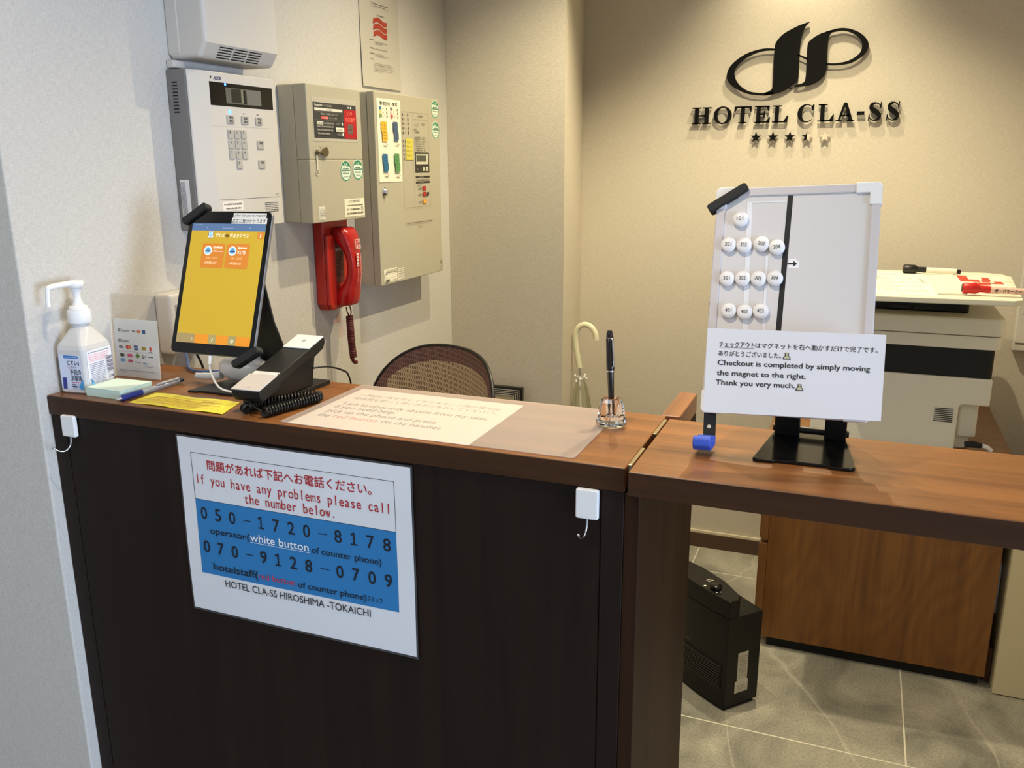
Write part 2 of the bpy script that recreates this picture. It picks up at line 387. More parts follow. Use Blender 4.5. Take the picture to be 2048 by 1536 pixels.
    def build(s, name, parent, place, world=True, off=0.0003, step=0.00004):
        mb = MB(); cols = []
        for k, (vs, fs, c) in enumerate(s.items):
            e = s.emit
            if c not in cols: cols.append(c)
            w = off + step * k
            P = [Vector(place(u, v, w)) for u, v in vs]
            nn = Vector(place(0, 0, 1)) - Vector(place(0, 0, 0))
            F = []
            for f in fs:
                if len(f) < 3: continue
                a = Vector((0, 0, 0))
                for i in range(1, len(f) - 1): a += (P[f[i]] - P[f[0]]).cross(P[f[i + 1]] - P[f[0]])
                F.append(f if a.dot(nn) >= 0 else f[::-1])
            mb.add(P, F, cols.index(c))
        return mb.build(name, [ink(c, s.emit) for c in cols], parent, world=world)
def cord_coil(path, R, turns, n_per=9):
    """helix of radius R wound round a smooth path"""
    P = spline(path, 14); L = [0]
    for i in range(1, len(P)): L.append(L[-1] + (P[i] - P[i - 1]).length)
    tot = L[-1]; out = []; N = int(turns * n_per); up = Vector((0.13, 0.2, 1)).normalized(); j = 0
    for k in range(N + 1):
        d = tot * k / N
        while j < len(P) - 2 and L[j + 1] < d: j += 1
        t = (d - L[j]) / max(L[j + 1] - L[j], 1e-9); p = P[j].lerp(P[j + 1], min(1, t))
        T = (P[min(j + 2, len(P) - 1)] - P[max(j - 1, 0)]).normalized(); a = T.cross(up).normalized(); b = a.cross(T).normalized(); up = b
        q = 2 * PI * turns * k / N
        out.append(p + (a * math.cos(q) + b * math.sin(q)) * R)
    return out

# ================================================================== room shell
WP = wallpaper('woven_wallpaper', (205, 196, 182))
WPL = wallpaper('woven_wallpaper_lobby', (203, 199, 194))
CEIL = mat('ceiling_paint', (225, 222, 215), 0.9, noise=0.02, nscale=60)
TILE = floor_tile('grey_stone_tile')
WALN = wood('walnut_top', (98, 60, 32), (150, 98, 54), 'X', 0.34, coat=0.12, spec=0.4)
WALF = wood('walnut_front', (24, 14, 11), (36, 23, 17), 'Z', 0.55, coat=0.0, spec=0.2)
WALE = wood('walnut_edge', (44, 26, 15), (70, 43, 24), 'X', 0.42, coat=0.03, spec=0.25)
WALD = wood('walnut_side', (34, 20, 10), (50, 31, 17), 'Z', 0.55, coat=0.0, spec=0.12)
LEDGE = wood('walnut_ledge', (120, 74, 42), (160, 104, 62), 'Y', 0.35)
OAK = wood('cabinet_wood', (104, 66, 30), (146, 98, 50), 'Z', 0.4, cathedral=0.22, spec=0.3)
OAKF = wood('drawer_wood', (110, 70, 34), (140, 94, 46), 'Z', 0.4)
BASEB = wood('baseboard_wood', (66, 46, 34), (88, 62, 46), 'X', 0.45)
MBOX = lambda *a: MB().box(*a)

struct(MBOX(-1.7, 5.7, -4.2, 2.5, -0.1, 0.0).build('floor', TILE, recenter=False))
struct(MBOX(-1.7, 5.7, -4.2, 2.5, 2.45, 2.55).build('ceiling', CEIL))
struct(MBOX(-1.7, 0.0, -0.021, 2.5, 0.0, 2.45).build('wall_left', WPL, bevel=0.003, recenter=False))
struct(MB().prism([(0.0005, 1.58), (0.398, 1.58), (0.265, 2.19), (5.7, 2.19), (5.7, 2.5), (0.0005, 2.5)], XY(0), 0.0, 2.45).build('wall_back', WP, recenter=False))
# unseen block added to keep daylight off the back wall, and the lobby wall with a tall window onto the street
struct(MBOX(1.985, 5.7, -0.02, 2.1895, 0, 2.45).build('wall_light_block', WP, recenter=False))
wr = MB()
wr.box(5.5, 5.7, -0.50, -0.0205, 0, 2.45).box(5.5, 5.7, -4.2, -2.40, 0, 2.45).box(5.5, 5.7, -2.40, -0.50, 0, 0.12).box(5.5, 5.7, -2.40, -0.50, 2.2, 2.45)
struct(wr.build('wall_street', WP))
struct(MBOX(-1.7, 5.7, -4.3, -4.2, 0, 2.45).build('wall_front', WP))
struct(MBOX(-1.8, -1.7, -4.3, -0.021, 0, 2.45).build('wall_lobby', WP))
wf = MB().ringprism([(-2.40, .12), (-.50, .12), (-.50, 2.2), (-2.40, 2.2)], [(-2.35, .17), (-.55, .17), (-.55, 2.15), (-2.35, 2.15)], YZ(5.52), 0, 0.06)
win = struct(wf.build('window_1', mat('window_frame_metal', (120, 120, 122), 0.4, metal=0.6, noise=0.02)))
MBOX(5.545, 5.551, -2.35, -0.55, 0.17, 2.15).build('pane', thin_clear('window_glass', (250, 252, 252), 0.1), win)
bb = MB().box(0.27, 1.984, 2.176, 2.1895, 0, 0.058)
o = struct(bb.build('baseboard_back', BASEB))
MB().box(0.272, 1.984, 2.181, 2.1895, 0.0582, 0.068).build('cap_strip', mat('cap_strip_cream', (222, 212, 188), 0.6, noise=0.02), o)
struct(MB().box(0.001, 0.012, 0.41, 1.575, 0, 0.058).build('baseboard_left', BASEB))

# ================================================================== reception counter and hinged flap
ctr = thing('reception_counter', 'dark walnut reception counter with poster on its front and slab top', 'counter', (0.5, 0.1, 0))
MB().box(0.0012, 1.012, -0.001, 0.252, 1.067, 1.1).build('top', WALN, ctr, bevel=0.0012, seg=1)
MB().box(0.0012, 1.012, -0.003, -0.0012, 1.067, 1.0996).build('top_edge', WALE, ctr, bevel=0.0006, seg=1)
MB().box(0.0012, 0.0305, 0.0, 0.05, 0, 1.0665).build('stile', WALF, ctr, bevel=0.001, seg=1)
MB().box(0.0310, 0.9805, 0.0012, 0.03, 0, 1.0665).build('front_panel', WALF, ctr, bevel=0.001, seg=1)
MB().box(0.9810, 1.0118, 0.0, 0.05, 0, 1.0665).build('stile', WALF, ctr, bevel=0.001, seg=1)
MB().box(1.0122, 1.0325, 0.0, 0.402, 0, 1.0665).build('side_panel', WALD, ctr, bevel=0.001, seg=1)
MB().box(1.003, 1.0325, 0.254, 0.402, 1.0668, 1.1).build('side_ledge', LEDGE, ctr, bevel=0.0012, seg=1)
MB().box(0.0012, 1.003, 0.05, 0.245, 0.55, 0.57).build('shelf', WALD, ctr)

flap = thing('counter_flap', 'hinged walnut flap bridging the passage under the small whiteboard', 'counter flap', (1.6, 0.1, 1.067))
MB().box(1.019, 1.984, -0.012, 0.237, 1.0672, 1.1).build('board', WALN, flap, bevel=0.0012, seg=1)
MB().box(1.0192, 1.984, -0.0136, -0.0122, 1.0675, 1.0994).build('front_edge', WALE, flap, bevel=0.0005, seg=1)
BRASS = mat('hinge_brass', (196, 180, 150), 0.3, metal=1.0, noise=0.05)
for a, b, nm in ((0.010, 0.084, 'front'), (0.152, 0.228, 'back')):
    h = MB().box(1.0128, 1.0182, a, b, 1.085, 1.1012).build('flap_hinge', BRASS, bevel=0.0008)
    tag(h, 'metal hinge strip between counter and flap, at the ' + ('front edge' if nm == 'front' else 'back by the ledge'), 'hinge', 'hinges between counter and flap')

# ================================================================== poster on the counter front
WHITE = mat('white_paper', (226, 228, 234), 0.55, noise=0.012, nscale=30)
CLEAR = thin_clear('clear_film', (252, 252, 252), 0.15, 0.06)
BLK = mat('black_plastic', (24, 23, 23), 0.42, noise=0.1, nscale=60)
BLKG = mat('black_gloss', (14, 13, 13), 0.16, noise=0.05, nscale=30)
def wave(u, v):
    return 0.0026 + 0.0016 * math.sin((u - .27) * 11) * (0.4 + (v - .75) * 1.6) + 0.0008 * math.sin(v * 22 + u * 6)
PP = lambda u, v, w: (u, -wave(u, v) - w, v)
po = thing('phone_number_poster', 'laminated white and blue notice with two phone numbers on the counter front', 'poster', (0.49, -0.003, 0.757))
MB().sheet(14, 10, lambda s, t: PP(0.2745 + 0.4275 * s, 0.7535 + 0.3095 * t, 0.0), 0.0004).build('laminate', mat('laminate_edge', (66, 66, 70), 0.25, noise=0.03, nscale=20, coat=0.5), po)
MB().sheet(14, 10, lambda s, t: PP(0.2775 + 0.4215 * s, 0.7575 + 0.3025 * t, 0.0005), 0.0003).build('paper', mat('poster_paper', (226, 228, 236), 0.3, noise=0.012, nscale=20, coat=0.3), po)
p = Print(); R_ = (176, 28, 36); K = (22, 24, 34); BL = (42, 122, 186)
p.rect(.3027, .8262, .6718, .9560, BL)
p.frame(.3023, .9558, .6724, 1.0358, .0008, (30, 30, 34))
p.text('問題があれば下記へお電話ください。', .3335, 1.0105, .634, .0160, R_, 0.012)
p.mono('If you have any problems please call', .3065, .9839, .6662, .0160, R_, 0.004)
p.mono('the number below.', .4010, .9628, .5710, .0160, R_, 0.004)
for t, y in (('０５０－１７２０－８１７８', .9235), ('０７０－９１２８－０７０９', .8652)):
    for i, ch in enumerate(t):
        x = .3105 + i * (.6630 - .3105 - .0150) / 12.0
        if ch == '－': p.rect(x + .001, y + .0088, x + .0165, y + .0102, K)
        elif ch == '１': p.rect(x + .0062, y, x + .0088, y + .0205, K); p.line(x + .0022, y + .0165, x + .0076, y + .0195, .0026, K); p.rect(x + .0018, y, x + .0132, y + .0022, K)
        else: p.text(chr(ord(ch) - 0xFEE0), x + .0015, y, x + (.0140 if ch != '１' else .0105), .0205, K, 0.008)
p.text('operator(', .3280, .9000, .4064, .0110, K, 0.006)
p.text('white button', .4074, .9000, .5172, .0128, (232, 236, 244), 0.010); p.rect(.4074, .8972, .5180, .8980, (226, 232, 240))
p.text('of counter phone)', .5222, .8985, .6450, .0105, K, 0.004)
p.text('hotelstaff(', .3284, .8362, .4176, .0125, K, 0.006)
p.text('red button', .4184, .8364, .4874, .0105, (196, 60, 84), 0.0)
p.text('of counter phone)', .4935, .8352, .6165, .0105, K, 0.004)
p.text('スタッフ', .6180, .8352, .6440, .0092, K, 0.006)
p.text('HOTEL CLA-SS HIROSHIMA -TOKAICHI', .3499, .8090, .6227, .0122, K, 0.0)
p.build('printing', po, PP, off=0.0008, step=0.00001)

# ================================================================== adhesive hooks on the counter front
WPLAS = mat('white_plastic', (236, 236, 238), 0.4, noise=0.015, nscale=30)
STEEL = mat('bright_steel', (205, 205, 205), 0.22, metal=1.0, noise=0.04)
def hook(x0, x1, z0, z1, label, dx):
    t = thing('adhesive_hook', label, 'hook', ((x0 + x1) / 2, 0, z0), 'adhesive hooks on the counter front')
    MB().prism(rrect(x0, z0, x1, z1, .003), XZ(-0.0006), 0.0, 0.008).build('plate', WPLAS, t, bevel=0.002, seg=3)
    cx = (x0 + x1) / 2; pts = [(cx, -.005, z0 + .004), (cx, -.006, z0 - .010), (cx - dx * .1, -.009, z0 - .018), (cx - dx * .35, -.016, z0 - .0235), (cx - dx * .7, -.024, z0 - .021), (cx - dx, -.030, z0 - .014)]
    MB().tube(spline(pts, 6), .0013, 10).build('wire', STEEL, t)
    MB().lathe([(.0002, -.0022), (.0016, -.0016), (.0022, 0), (.0016, .0016), (.0002, .0022)], 12, Matrix.Translation(pts[-1])).build('tip', STEEL, t)
hook(0.0315, 0.0615, 1.0325, 1.0700, 'white stick-on hook by the wall end of the counter front', 0.014)
hook(0.9480, 0.9790, 1.0245, 1.0660, 'white stick-on hook near the flap end of the counter front', 0.004)

# ================================================================== desk mat with note under it
MAT = thin_clear('desk_mat_film', (250, 246, 245), 0.2, 0.22, haze=0.28)  # diffuse haze stands in for the bright wall reflected in the mat
dm = MB().prism(rrect(.472, .006, .941, .2440, .006), XY(1.1008), 0.0, 0.0014).build('desk_mat', MAT)
tag(dm, 'clear plastic desk mat lying on the counter top', 'desk mat')
nt = thing('absence_notice', 'white sheet under the clear mat saying I am temporarily absent', 'notice', (.635, .12, 1.1004))
MB().sheet(1, 1, lambda s, t: (.4845 + .3015 * s, .0090 + .2165 * t, 1.1006), 0.0003).build('paper', mat('note_paper', (232, 230, 226), 0.5, noise=0.01, nscale=20), nt)
p = Print(); G = (96, 93, 90)
p.text('一時的に席を外しております。ご用の場合は', .5026, .1835, .7590, .0125, G)
p.text('受話器を取って赤いボタンをおしてください。', .5036, .1625, .7615, .0125, G); p.rect(0, 0, 0.00001, 0.00001, G)
p.text('I am temporarily absent from my seat.', .5056, .1270, .7620, .0150, G, 0.006)
p.text('If you need help.', .5031, .1065, .6141, .0150, G, 0.006)
p.text('pick up the phone and press', .5045, .0825, .6955, .0150, G, 0.006)
p.text('the', .5036, .0570, .5250, .0150, G, 0.006); p.text('red button', .5308, .0580, .6085, .0150, (206, 112, 100), 0.006); p.text('on the handset.', .6160, .0590, .7187, .0150, G, 0.006)
p.build('printing', nt, XY(1.1006), off=0.00004, step=0.000002)

# ================================================================== emblem and lettering on the back wall
YF = 2.172
sign = thing('hotel_sign', 'black raised hotel emblem, serif lettering and star row on beige wall', 'sign', (1.02, 2.185, 1.55))
SB = mat('sign_black', (11, 10, 9), 0.5, noise=0.08, nscale=40, spec=0.15)
SG = mat('sign_beige', (206, 196, 178), 0.6, noise=0.04, nscale=40)
PL = XZ(YF)
def pr(mb, pts): mb.prism(pts, PL, -0.010, 0.0)
em = MB()
left = spline([(1.0477, 1.9269), (1.0230, 1.9200), (.9998, 1.9109), (.9656, 1.8928), (.9446, 1.8682), (.9406, 1.8444), (.9415, 1.79), (.9427, 1.7284), (.9322, 1.7137), (.9171, 1.7085)], 6) + \
       spline([(.9171, 1.7020), (.9445, 1.7027), (.9746, 1.7104), (1.0037, 1.7282), (1.0230, 1.7480), (1.0232, 1.80), (1.0225, 1.8551), (1.0272, 1.8912), (1.0345, 1.9120), (1.0477, 1.9269)], 6)[:-1]
pr(em, [(q[0], q[1]) for q in left])
right = spline([(1.1221, 1.8932), (1.1030, 1.8920), (1.0844, 1.8881), (1.0564, 1.8715), (1.0459, 1.8539), (1.0465, 1.80), (1.0471, 1.7508), (1.0407, 1.7362), (1.0168, 1.7296)], 6) + \
        spline([(1.0120, 1.7235), (1.0304, 1.7235), (1.0673, 1.7296), (1.0957, 1.7453), (1.1102, 1.7704), (1.1098, 1.82), (1.1096, 1.8687), (1.1150, 1.8850), (1.1221, 1.8940)], 6)[:-1]
pr(em, [(q[0], q[1]) for q in right])
lo = spline([(.9430, 1.8488), (.9001, 1.8501), (.8470, 1.8359), (.8019, 1.8040), (.7869, 1.7665), (.8058, 1.7352), (.8547, 1.7086), (.9100, 1.6996), (.9460, 1.7030)], 6)
li = spline([(.9430, 1.8428), (.9007, 1.8425), (.8591, 1.8285), (.8254, 1.8049), (.8120, 1.7789), (.8250, 1.7441), (.8621, 1.7160), (.9094, 1.7076), (.9460, 1.7110)], 6)
em.ringprism([(q[0], q[1]) for q in lo], [(q[0], q[1]) for q in li], PL, -0.010, 0.0, closed=False)
ro = spline([(1.0986, 1.8927), (1.1483, 1.9017), (1.1920, 1.8910), (1.2222, 1.8698), (1.2351, 1.8442), (1.2235, 1.8162), (1.1863, 1.7927), (1.1400, 1.7870), (1.1080, 1.7895)], 6)
ri = spline([(1.1150, 1.8890), (1.1526, 1.8935), (1.1857, 1.8825), (1.2086, 1.8634), (1.2154, 1.8450), (1.2089, 1.8205), (1.1785, 1.8003), (1.1400, 1.7938), (1.1080, 1.7962)], 6)
em.ringprism([(q[0], q[1]) for q in ro], [(q[0], q[1]) for q in ri], PL, -0.010, 0.0, closed=False)
pr(em, [(1.0180, 1.8225), (1.0500, 1.8065), (1.0500, 1.8135), (1.0180, 1.8280)])
em.build('emblem', SB, sign)
def stroke(mb, pts, P, n=5):
    q = spline([(a, b, w) for a, b, w in pts], n); Lp = []; Rp = []
    for i in range(len(q)):
        d = (q[min(i + 1, len(q) - 1)] - q[max(i - 1, 0)]); l = math.hypot(d.x, d.y) or 1
        Lp.append((q[i].x - d.y / l * q[i].z / 2, q[i].y + d.x / l * q[i].z / 2)); Rp.append((q[i].x + d.y / l * q[i].z / 2, q[i].y - d.x / l * q[i].z / 2))
    mb.prism([P(*a) for a in Lp + Rp[::-1]], PL, -0.010, 0.0)
def letter(ch, x0, x1, z0=1.6097, h=0.0560):
    mb = MB(); w = x1 - x0; P = lambda a, b: (x0 + a * w, z0 + b * h)
    def rc(a, b, c, d): mb.prism([P(a, b), P(c, b), P(c, d), P(a, d)], PL, -0.010, 0.0)
    def pg(*q): mb.prism([P(*a) for a in q], PL, -0.010, 0.0)
    if ch == 'H':
        rc(.14, 0, .34, 1); rc(.66, 0, .86, 1); rc(.3, .45, .7, .55)
        for a in (.0, .54):
            rc(a, 0, a + .46, .07); rc(a, .93, a + .46, 1)
    elif ch == 'O':
        mb.ringprism([P(*a) for a in circ(.5, .5, .5, .53, 36)], [P(*a) for a in circ(.5, .5, .29, .45, 36)], PL, -0.010, 0.0)
    elif ch == 'T':
        rc(.39, 0, .61, 1); rc(.0, .9, 1, 1); pg((0, .92), (0, .68), (.05, .68), (.16, .92)); pg((1, .92), (1, .68), (.95, .68), (.84, .92)); rc(.26, 0, .74, .07)
    elif ch == 'E':
        rc(.14, 0, .37, 1); rc(0, 0, .4, .07); rc(0, .93, .4, 1); rc(.3, .9, .92, 1); pg((.74, .92), (.88, .68), (.93, .68), (.93, .98)); rc(.3, .46, .66, .55); pg((.6, .3), (.66, .3), (.66, .7), (.6, .7), (.56, .5)); rc(.3, 0, .96, .09); pg((.76, .08), (.94, .34), (1, .34), (.96, 0))
    elif ch == 'L':
        rc(.16, 0, .40, 1); rc(0, 0, .4, .07); rc(.02, .93, .56, 1); rc(.3, 0, .94, .09); pg((.72, .08), (.93, .4), (1, .4), (.94, 0))
    elif ch == 'C':
        o_ = []; i_ = []
        for k in range(31):
            q = math.radians(42 + k * 276 / 30); f = math.sin((k / 30) * PI) ** .6
            o_.append(P(.52 + .52 * math.cos(q), .5 + .53 * math.sin(q))); i_.append(P(.55 + (.46 - .18 * f) * math.cos(q), .5 + (.50 - .04 * f) * math.sin(q)))
        mb.ringprism(o_, i_, PL, -0.010, 0.0, closed=False); pg((.88, .66), (.96, .66), (.98, 1.0), (.92, 1.0), (.80, .84))
    elif ch == 'A':
        pg((.40, 1.06), (.56, 1.06), (.94, 0), (.70, 0)); pg((.40, 1.06), (.48, .84), (.20, 0), (.10, 0)); rc(.26, .28, .74, .37); rc(0, 0, .34, .07); rc(.6, 0, 1.0, .07)
    elif ch == '-': rc(0, 0, 1, 1)
    elif ch == 'S':
        stroke(mb, [(.86, .80, .05), (.74, .92, .07), (.52, .99, .08), (.27, .92, .20), (.18, .76, .27), (.36, .59, .30), (.64, .45, .30), (.83, .27, .27), (.74, .09, .18), (.50, .01, .08), (.26, .07, .07), (.10, .22, .05)], P)
        pg((.82, .68), (.92, .68), (.94, 1.04), (.86, 1.04)); pg((.02, -.02), (.10, -.02), (.14, .34), (.04, .34))
    mb.build('letter', SB, sign)
for ch, a, b in (('H', .6737, .7405), ('O', .7492, .8109), ('T', .8199, .8772), ('E', .8880, .9405), ('L', .9480, 1.0001), ('C', 1.0300, 1.0835), ('L', 1.0950, 1.1471), ('A', 1.1526, 1.2112), ('S', 1.2525, 1.2945), ('S', 1.3080, 1.3486)):
    letter(ch, a, b)
letter('-', 1.2177, 1.2411, 1.6285, .0110)
def star(cx, cz, r=.0185, lo_=0.0, hi_=2 * PI):
    return [(cx + (r if k % 2 == 0 else r * .42) * math.cos(PI / 2 + k * PI / 5), cz + (r if k % 2 == 0 else r * .42) * math.sin(PI / 2 + k * PI / 5)) for k in range(10)]
for i, cx in enumerate((.8972, .9540, 1.0100, 1.0663, 1.1234)):
    s_ = star(cx, 1.5615)
    if i < 3: mb = MB(); mb.prism(s_, PL, -.010, 0); mb.build('star', SB, sign)
    elif i == 3:
        mb = MB(); mb.prism([s_[0], s_[1], s_[2], s_[3], s_[4], s_[5]], PL, -.010, 0); st = mb.build('star', SB, sign)
        mb = MB(); mb.prism([(s_[0][0] + .0002, s_[0][1])] + [(s_[5][0] + .0002, s_[5][1])] + s_[6:10], PL, -.010, 0); mb.build('half', SG, st)
    else: mb = MB(); mb.prism(s_, PL, -.010, 0); o = mb.build('star', SG, sign); o['label'] = 'unfilled beige star'
for x, z in ((.80, 1.75), (.98, 1.80), (1.08, 1.82), (1.22, 1.85), (1.0, 1.72)): MB().box(x - .002, x + .002, YF + .010, 2.19, z - .002, z + .002).build('fixing_pin', SB, sign)

# ================================================================== boxes on the left wall
OFFW = mat('offwhite_plastic', (206, 201, 195), 0.45, noise=0.015, nscale=30)
CREAM = mat('cream_enamel', (182, 175, 156), 0.42, noise=0.015, nscale=30)
GREYP = mat('grey_plastic', (120, 118, 118), 0.5, noise=0.03, nscale=40)
DARK = mat('dark_slot', (16, 15, 14), 0.7, noise=0.05)
KEYG = mat('key_grey', (176, 173, 168), 0.5, noise=0.02)
# --- white slatted unit at the top
sp = thing('wall_siren', 'white wall unit with dark vent slots above the security keypad', 'wall unit', (0, .47, 1.68))
A0, A1 = .366, .590
MB().prism([(.0005, 1.677), (.074, 1.677), (.092, 1.704), (.092, 1.93), (.080, 1.96), (.0005, 1.96)], lambda u, v, w: (u, w, v), A0, A1).build('housing', OFFW, sp, bevel=0.008, seg=4)
MB().box(.0004, .030, A0 - .0012, A1 + .001, 1.684, 1.955).build('back_plate', OFFW, sp, bevel=0.003)
v = MB()
import_dir = Vector((.092 - .074, 0, 1.704 - 1.677)).normalized(); nrm = Vector((import_dir.z, 0, -import_dir.x))
for r in range(5):
    for c in range(3):
        y0 = .408 + c * .0440; y1 = y0 + .0390; q = .0040 + r * .0054
        b = Vector((.074, 0, 1.677)) + import_dir * q
        qq = [b + nrm * .0004, b + import_dir * .0024 + nrm * .0004]
        v.add([(qq[0].x, y0, qq[0].z), (qq[0].x, y1, qq[0].z), (qq[1].x, y1, qq[1].z), (qq[1].x, y0, qq[1].z)], [(0, 1, 2, 3)])
v.build('vent_slots', DARK, sp)
# --- security keypad
kp = thing('security_keypad', 'white security keypad panel with dark display on the left wall', 'keypad', (0, .48, 1.36))
MB().box(.0005, .047, .3525, .612, 1.352, 1.657).build('base', GREYP, kp, bevel=0.003)
s_ = MB()
for r in range(10): s_.box(.014, .026, .3519, .3530, 1.6320 - r * .0061, 1.6343 - r * .0061)
s_.build('side_vents', DARK, kp)
cv = MB().prism([(.3535, .0475), (.6110, .0475), (.6110, .060), (.598, .064), (.3960, .064), (.3545, .051)], lambda u, v, w: (v, u, w), 1.352, 1.6565).build('cover', OFFW, kp, bevel=0.0015)
dsp = MB().box(.0632, .0648, .3976, .5934, 1.5930, 1.6374).build('display', BLKG, kp, bevel=0.001)
p = Print(); p.rect(.4425, 1.5985, .5535, 1.6290, (96, 94, 88)); p.rrect(.4590, 1.6015, .4890, 1.6275, .002, (34, 38, 28)); p.rect(.4905, 1.6015, .4955, 1.6275, (132, 128, 108)); p.rrect(.4965, 1.6000, .5060, 1.6270, .002, (22, 22, 20))
p.rect(.5070, 1.5990, .5520, 1.6285, (112, 110, 106)); p.build('screen_image', dsp, YZ(.0650))
KB = MB
def key(y, z, w, h, txt, par=kp, x=.064, size=None):
    b = MB().prism(rrect(y - w / 2, z - h / 2, y + w / 2, z + h / 2, .0022, 3), YZ(x), 0, .0022).build('key', KEYG, par, bevel=0.0008)
    pp = Print()
    if isinstance(txt, str): pp.text(txt, y - w * .28, z + h * .05, y - w * .28 + h * .22, h * .32, (90, 88, 86))
    else:
        for j, t in enumerate(txt): pp.text(t, y - w * .24, z + h * (.08 - .42 * j), y + w * .26, h * .30, (70, 68, 66), 0.01)
    pp.build('key_print', b, YZ(x + .0022)); return b
for y, t in ((.4515, ('警備', '開始')), (.4960, ('警備', '解除')), (.5409, ('呼出', '確認'))): key(y, 1.5682, .0225, .0165, t)
for i in range(9): key(.4480 + (i % 3) * .0202, 1.5396 - (i // 3) * .0200, .0168, .0178, str(i + 1))
key(.4686, 1.4799, .0168, .0178, '0'); key(.5409, 1.5200, .0220, .0178, ('音量',)); key(.5409, 1.4803, .0220, .0178, ('決定',))
p = Print(); p.poly([(.4010, 1.6475), (.4065, 1.6478), (.4037, 1.6420)], (24, 26, 60)); p.text('ALSOK', .4105, 1.6418, .4345, .0062, (36, 38, 92), 0.03, shear=0.15)
p.rect(.3980, 1.5540, .5914, 1.5544, (170, 164, 158)); p.rect(.3973, 1.4105, .5955, 1.4112, (90, 84, 80))
for y in (.4945, .5390): p.rect(y - .003, 1.5800, y + .003, 1.5815, (60, 58, 60))
p.text('ALS-T', .5810, 1.4150, .5925, .0034, (96, 92, 90))
for k in range(6): p.rect(.5419, 1.3800 + k * .0037, .5873, 1.3810 + k * .0037, (40, 38, 36))
p.build('printing', kp, YZ(.064))
p = Print(); p.rect(.4074, 1.3885, .4700, 1.4070, (236, 232, 226)); p.dashes(.4110, 1.3995, .4660, .0042, (120, 96, 92)); p.dashes(.4160, 1.3915, .4620, .0034, (120, 104, 98)); p.build('sticker', kp, YZ(.064))
LED = mat('blue_led', (60, 110, 255), 0.4, emit=6.0, noise=0.01)
MB().lathe([(.0026, 0), (.0026, .0006), (.0002, .0012)], 12, Matrix.Translation((.0649, .4430, 1.6345)) @ Matrix.Rotation(PI / 2, 4, 'Y')).build('indicator_light', LED, kp)
MB().lathe([(.0040, 0), (.0040, .0006), (.0002, .0012)], 12, Matrix.Translation((.0641, .4515, 1.5825)) @ Matrix.Rotation(PI / 2, 4, 'Y')).build('indicator_light', LED, kp)
p = Print(); SD = lambda u, v, w: (u, .3525 - w, v); p.rect(.0100, 1.3750, .0330, 1.4510, (228, 228, 230))
for k in range(5): p.dashes(1.3800, .0120 + k * .0040, 1.4470, .0016, (90, 90, 96), vert=True)
p.text('ALSOK', .0110, 1.4040, .0150, .012, (40, 40, 50)); p.build('rating_label', kp, SD)
br = MB().box(.0005, .020, .356, .388, 1.660, 1.6745).build('wall_bracket', OFFW, bevel=0.003)
tag(br, 'small white bracket wedged between slatted wall unit and security keypad', 'bracket')

# --- fire alarm dialler
fd = thing('fire_dialler', 'cream fire dialler box with black and red panel above the red phone', 'alarm box', (0, .81, 1.345))
MB().box(.0005, .045, .6960, .9245, 1.3460, 1.6560).build('back_box', CREAM, fd, bevel=0.003)
MB().box(.0455, .080, .6950, .9255, 1.4905, 1.6565).build('upper_cover', CREAM, fd, bevel=0.0022, seg=3)
MB().box(.0455, .080, .6945, .9260, 1.3455, 1.4900).build('lower_cover', CREAM, fd, bevel=0.0022, seg=3)
MB().box(.0790, .0806, .7145, .9060, 1.5310, 1.6290).build('window_recess', mat('panel_grey', (188, 182, 168), 0.4, noise=0.02), fd, bevel=0.001)
p = Print(); Dk = (58, 58, 58); Wt = (226, 222, 208)
p.rect(.7180, 1.5385, .9015, 1.6180, Dk); 
p.text('Panasonic', .7250, 1.6098, .7570, .0050, Wt, 0.02); p.text('火災通報装置', .7620, 1.6100, .7950, .0042, (170, 168, 160))
p.rect(.8640, 1.6100, .8720, 1.6140, (190, 188, 180)); p.circle(.8780, 1.6120, .0030, (250, 250, 240), .0026)
p.rect(.7235, 1.6000, .8400, 1.6058, Wt); p.text('火災通報', .7700, 1.6005, .7950, .0045, (60, 60, 60))
p.frame(.7240, 1.5790, .8405, 1.5985, .0006, (130, 130, 126)); p.text('電話から通報に使い切り', .7480, 1.5910, .8200, .0046, (180, 178, 170)); p.rect(.7480, 1.5815, .7780, 1.5880, (196, 40, 44)); p.text('火災通報', .7495, 1.5825, .7770, .0046, (240, 200, 190)); p.text('ボタンを押す', .7800, 1.5825, .8160, .0046, (170, 168, 160))
p.rrect(.7300, 1.5690, .7560, 1.5760, .001, Wt); p.text('応答確認', .7320, 1.5700, .7540, .0044, Dk)
for k, (a, b) in enumerate(((.7600, .8000), (.7300, .7980), (.7300, .7950), (.7300, .7820))): p.dashes(a, 1.5705 - k * .0078, b, .0044, (164, 162, 154))
p.text('試験点灯', .8070, 1.5700, .8260, .0044, (150, 148, 142)); p.circle(.8330, 1.5722, .0026, (240, 238, 224), .0034)
p.rect(.8050, 1.5545, .8400, 1.5640, (236, 232, 216)); p.text('通話開始', .8080, 1.5560, .8330, .0050, (90, 90, 86))
p.text('音量確認', .8090, 1.5460, .8280, .0044, (150, 148, 142)); p.circle(.8340, 1.5480, .0030, (244, 242, 230), .0040)
p.build('printing', fd, YZ(.0806))
p = Print(); p.rect(.8450, 1.5395, .9012, 1.6068, (176, 22, 30))
p.text('119', .8610, 1.5935, .8820, .0090, (246, 120, 100), 0.02); p.text('火災通報', .8510, 1.5800, .8950, .0095, (250, 110, 96), 0.02)
p.rrect(.8595, 1.5500, .8850, 1.5740, .003, (120, 70, 66)); p.rrect(.8625, 1.5525, .8820, 1.5715, .002, (110, 96, 88))
p.dashes(.8650, 1.5660, .8800, .003, (80, 60, 56)); p.dashes(.8650, 1.5600, .8800, .003, (80, 60, 56))
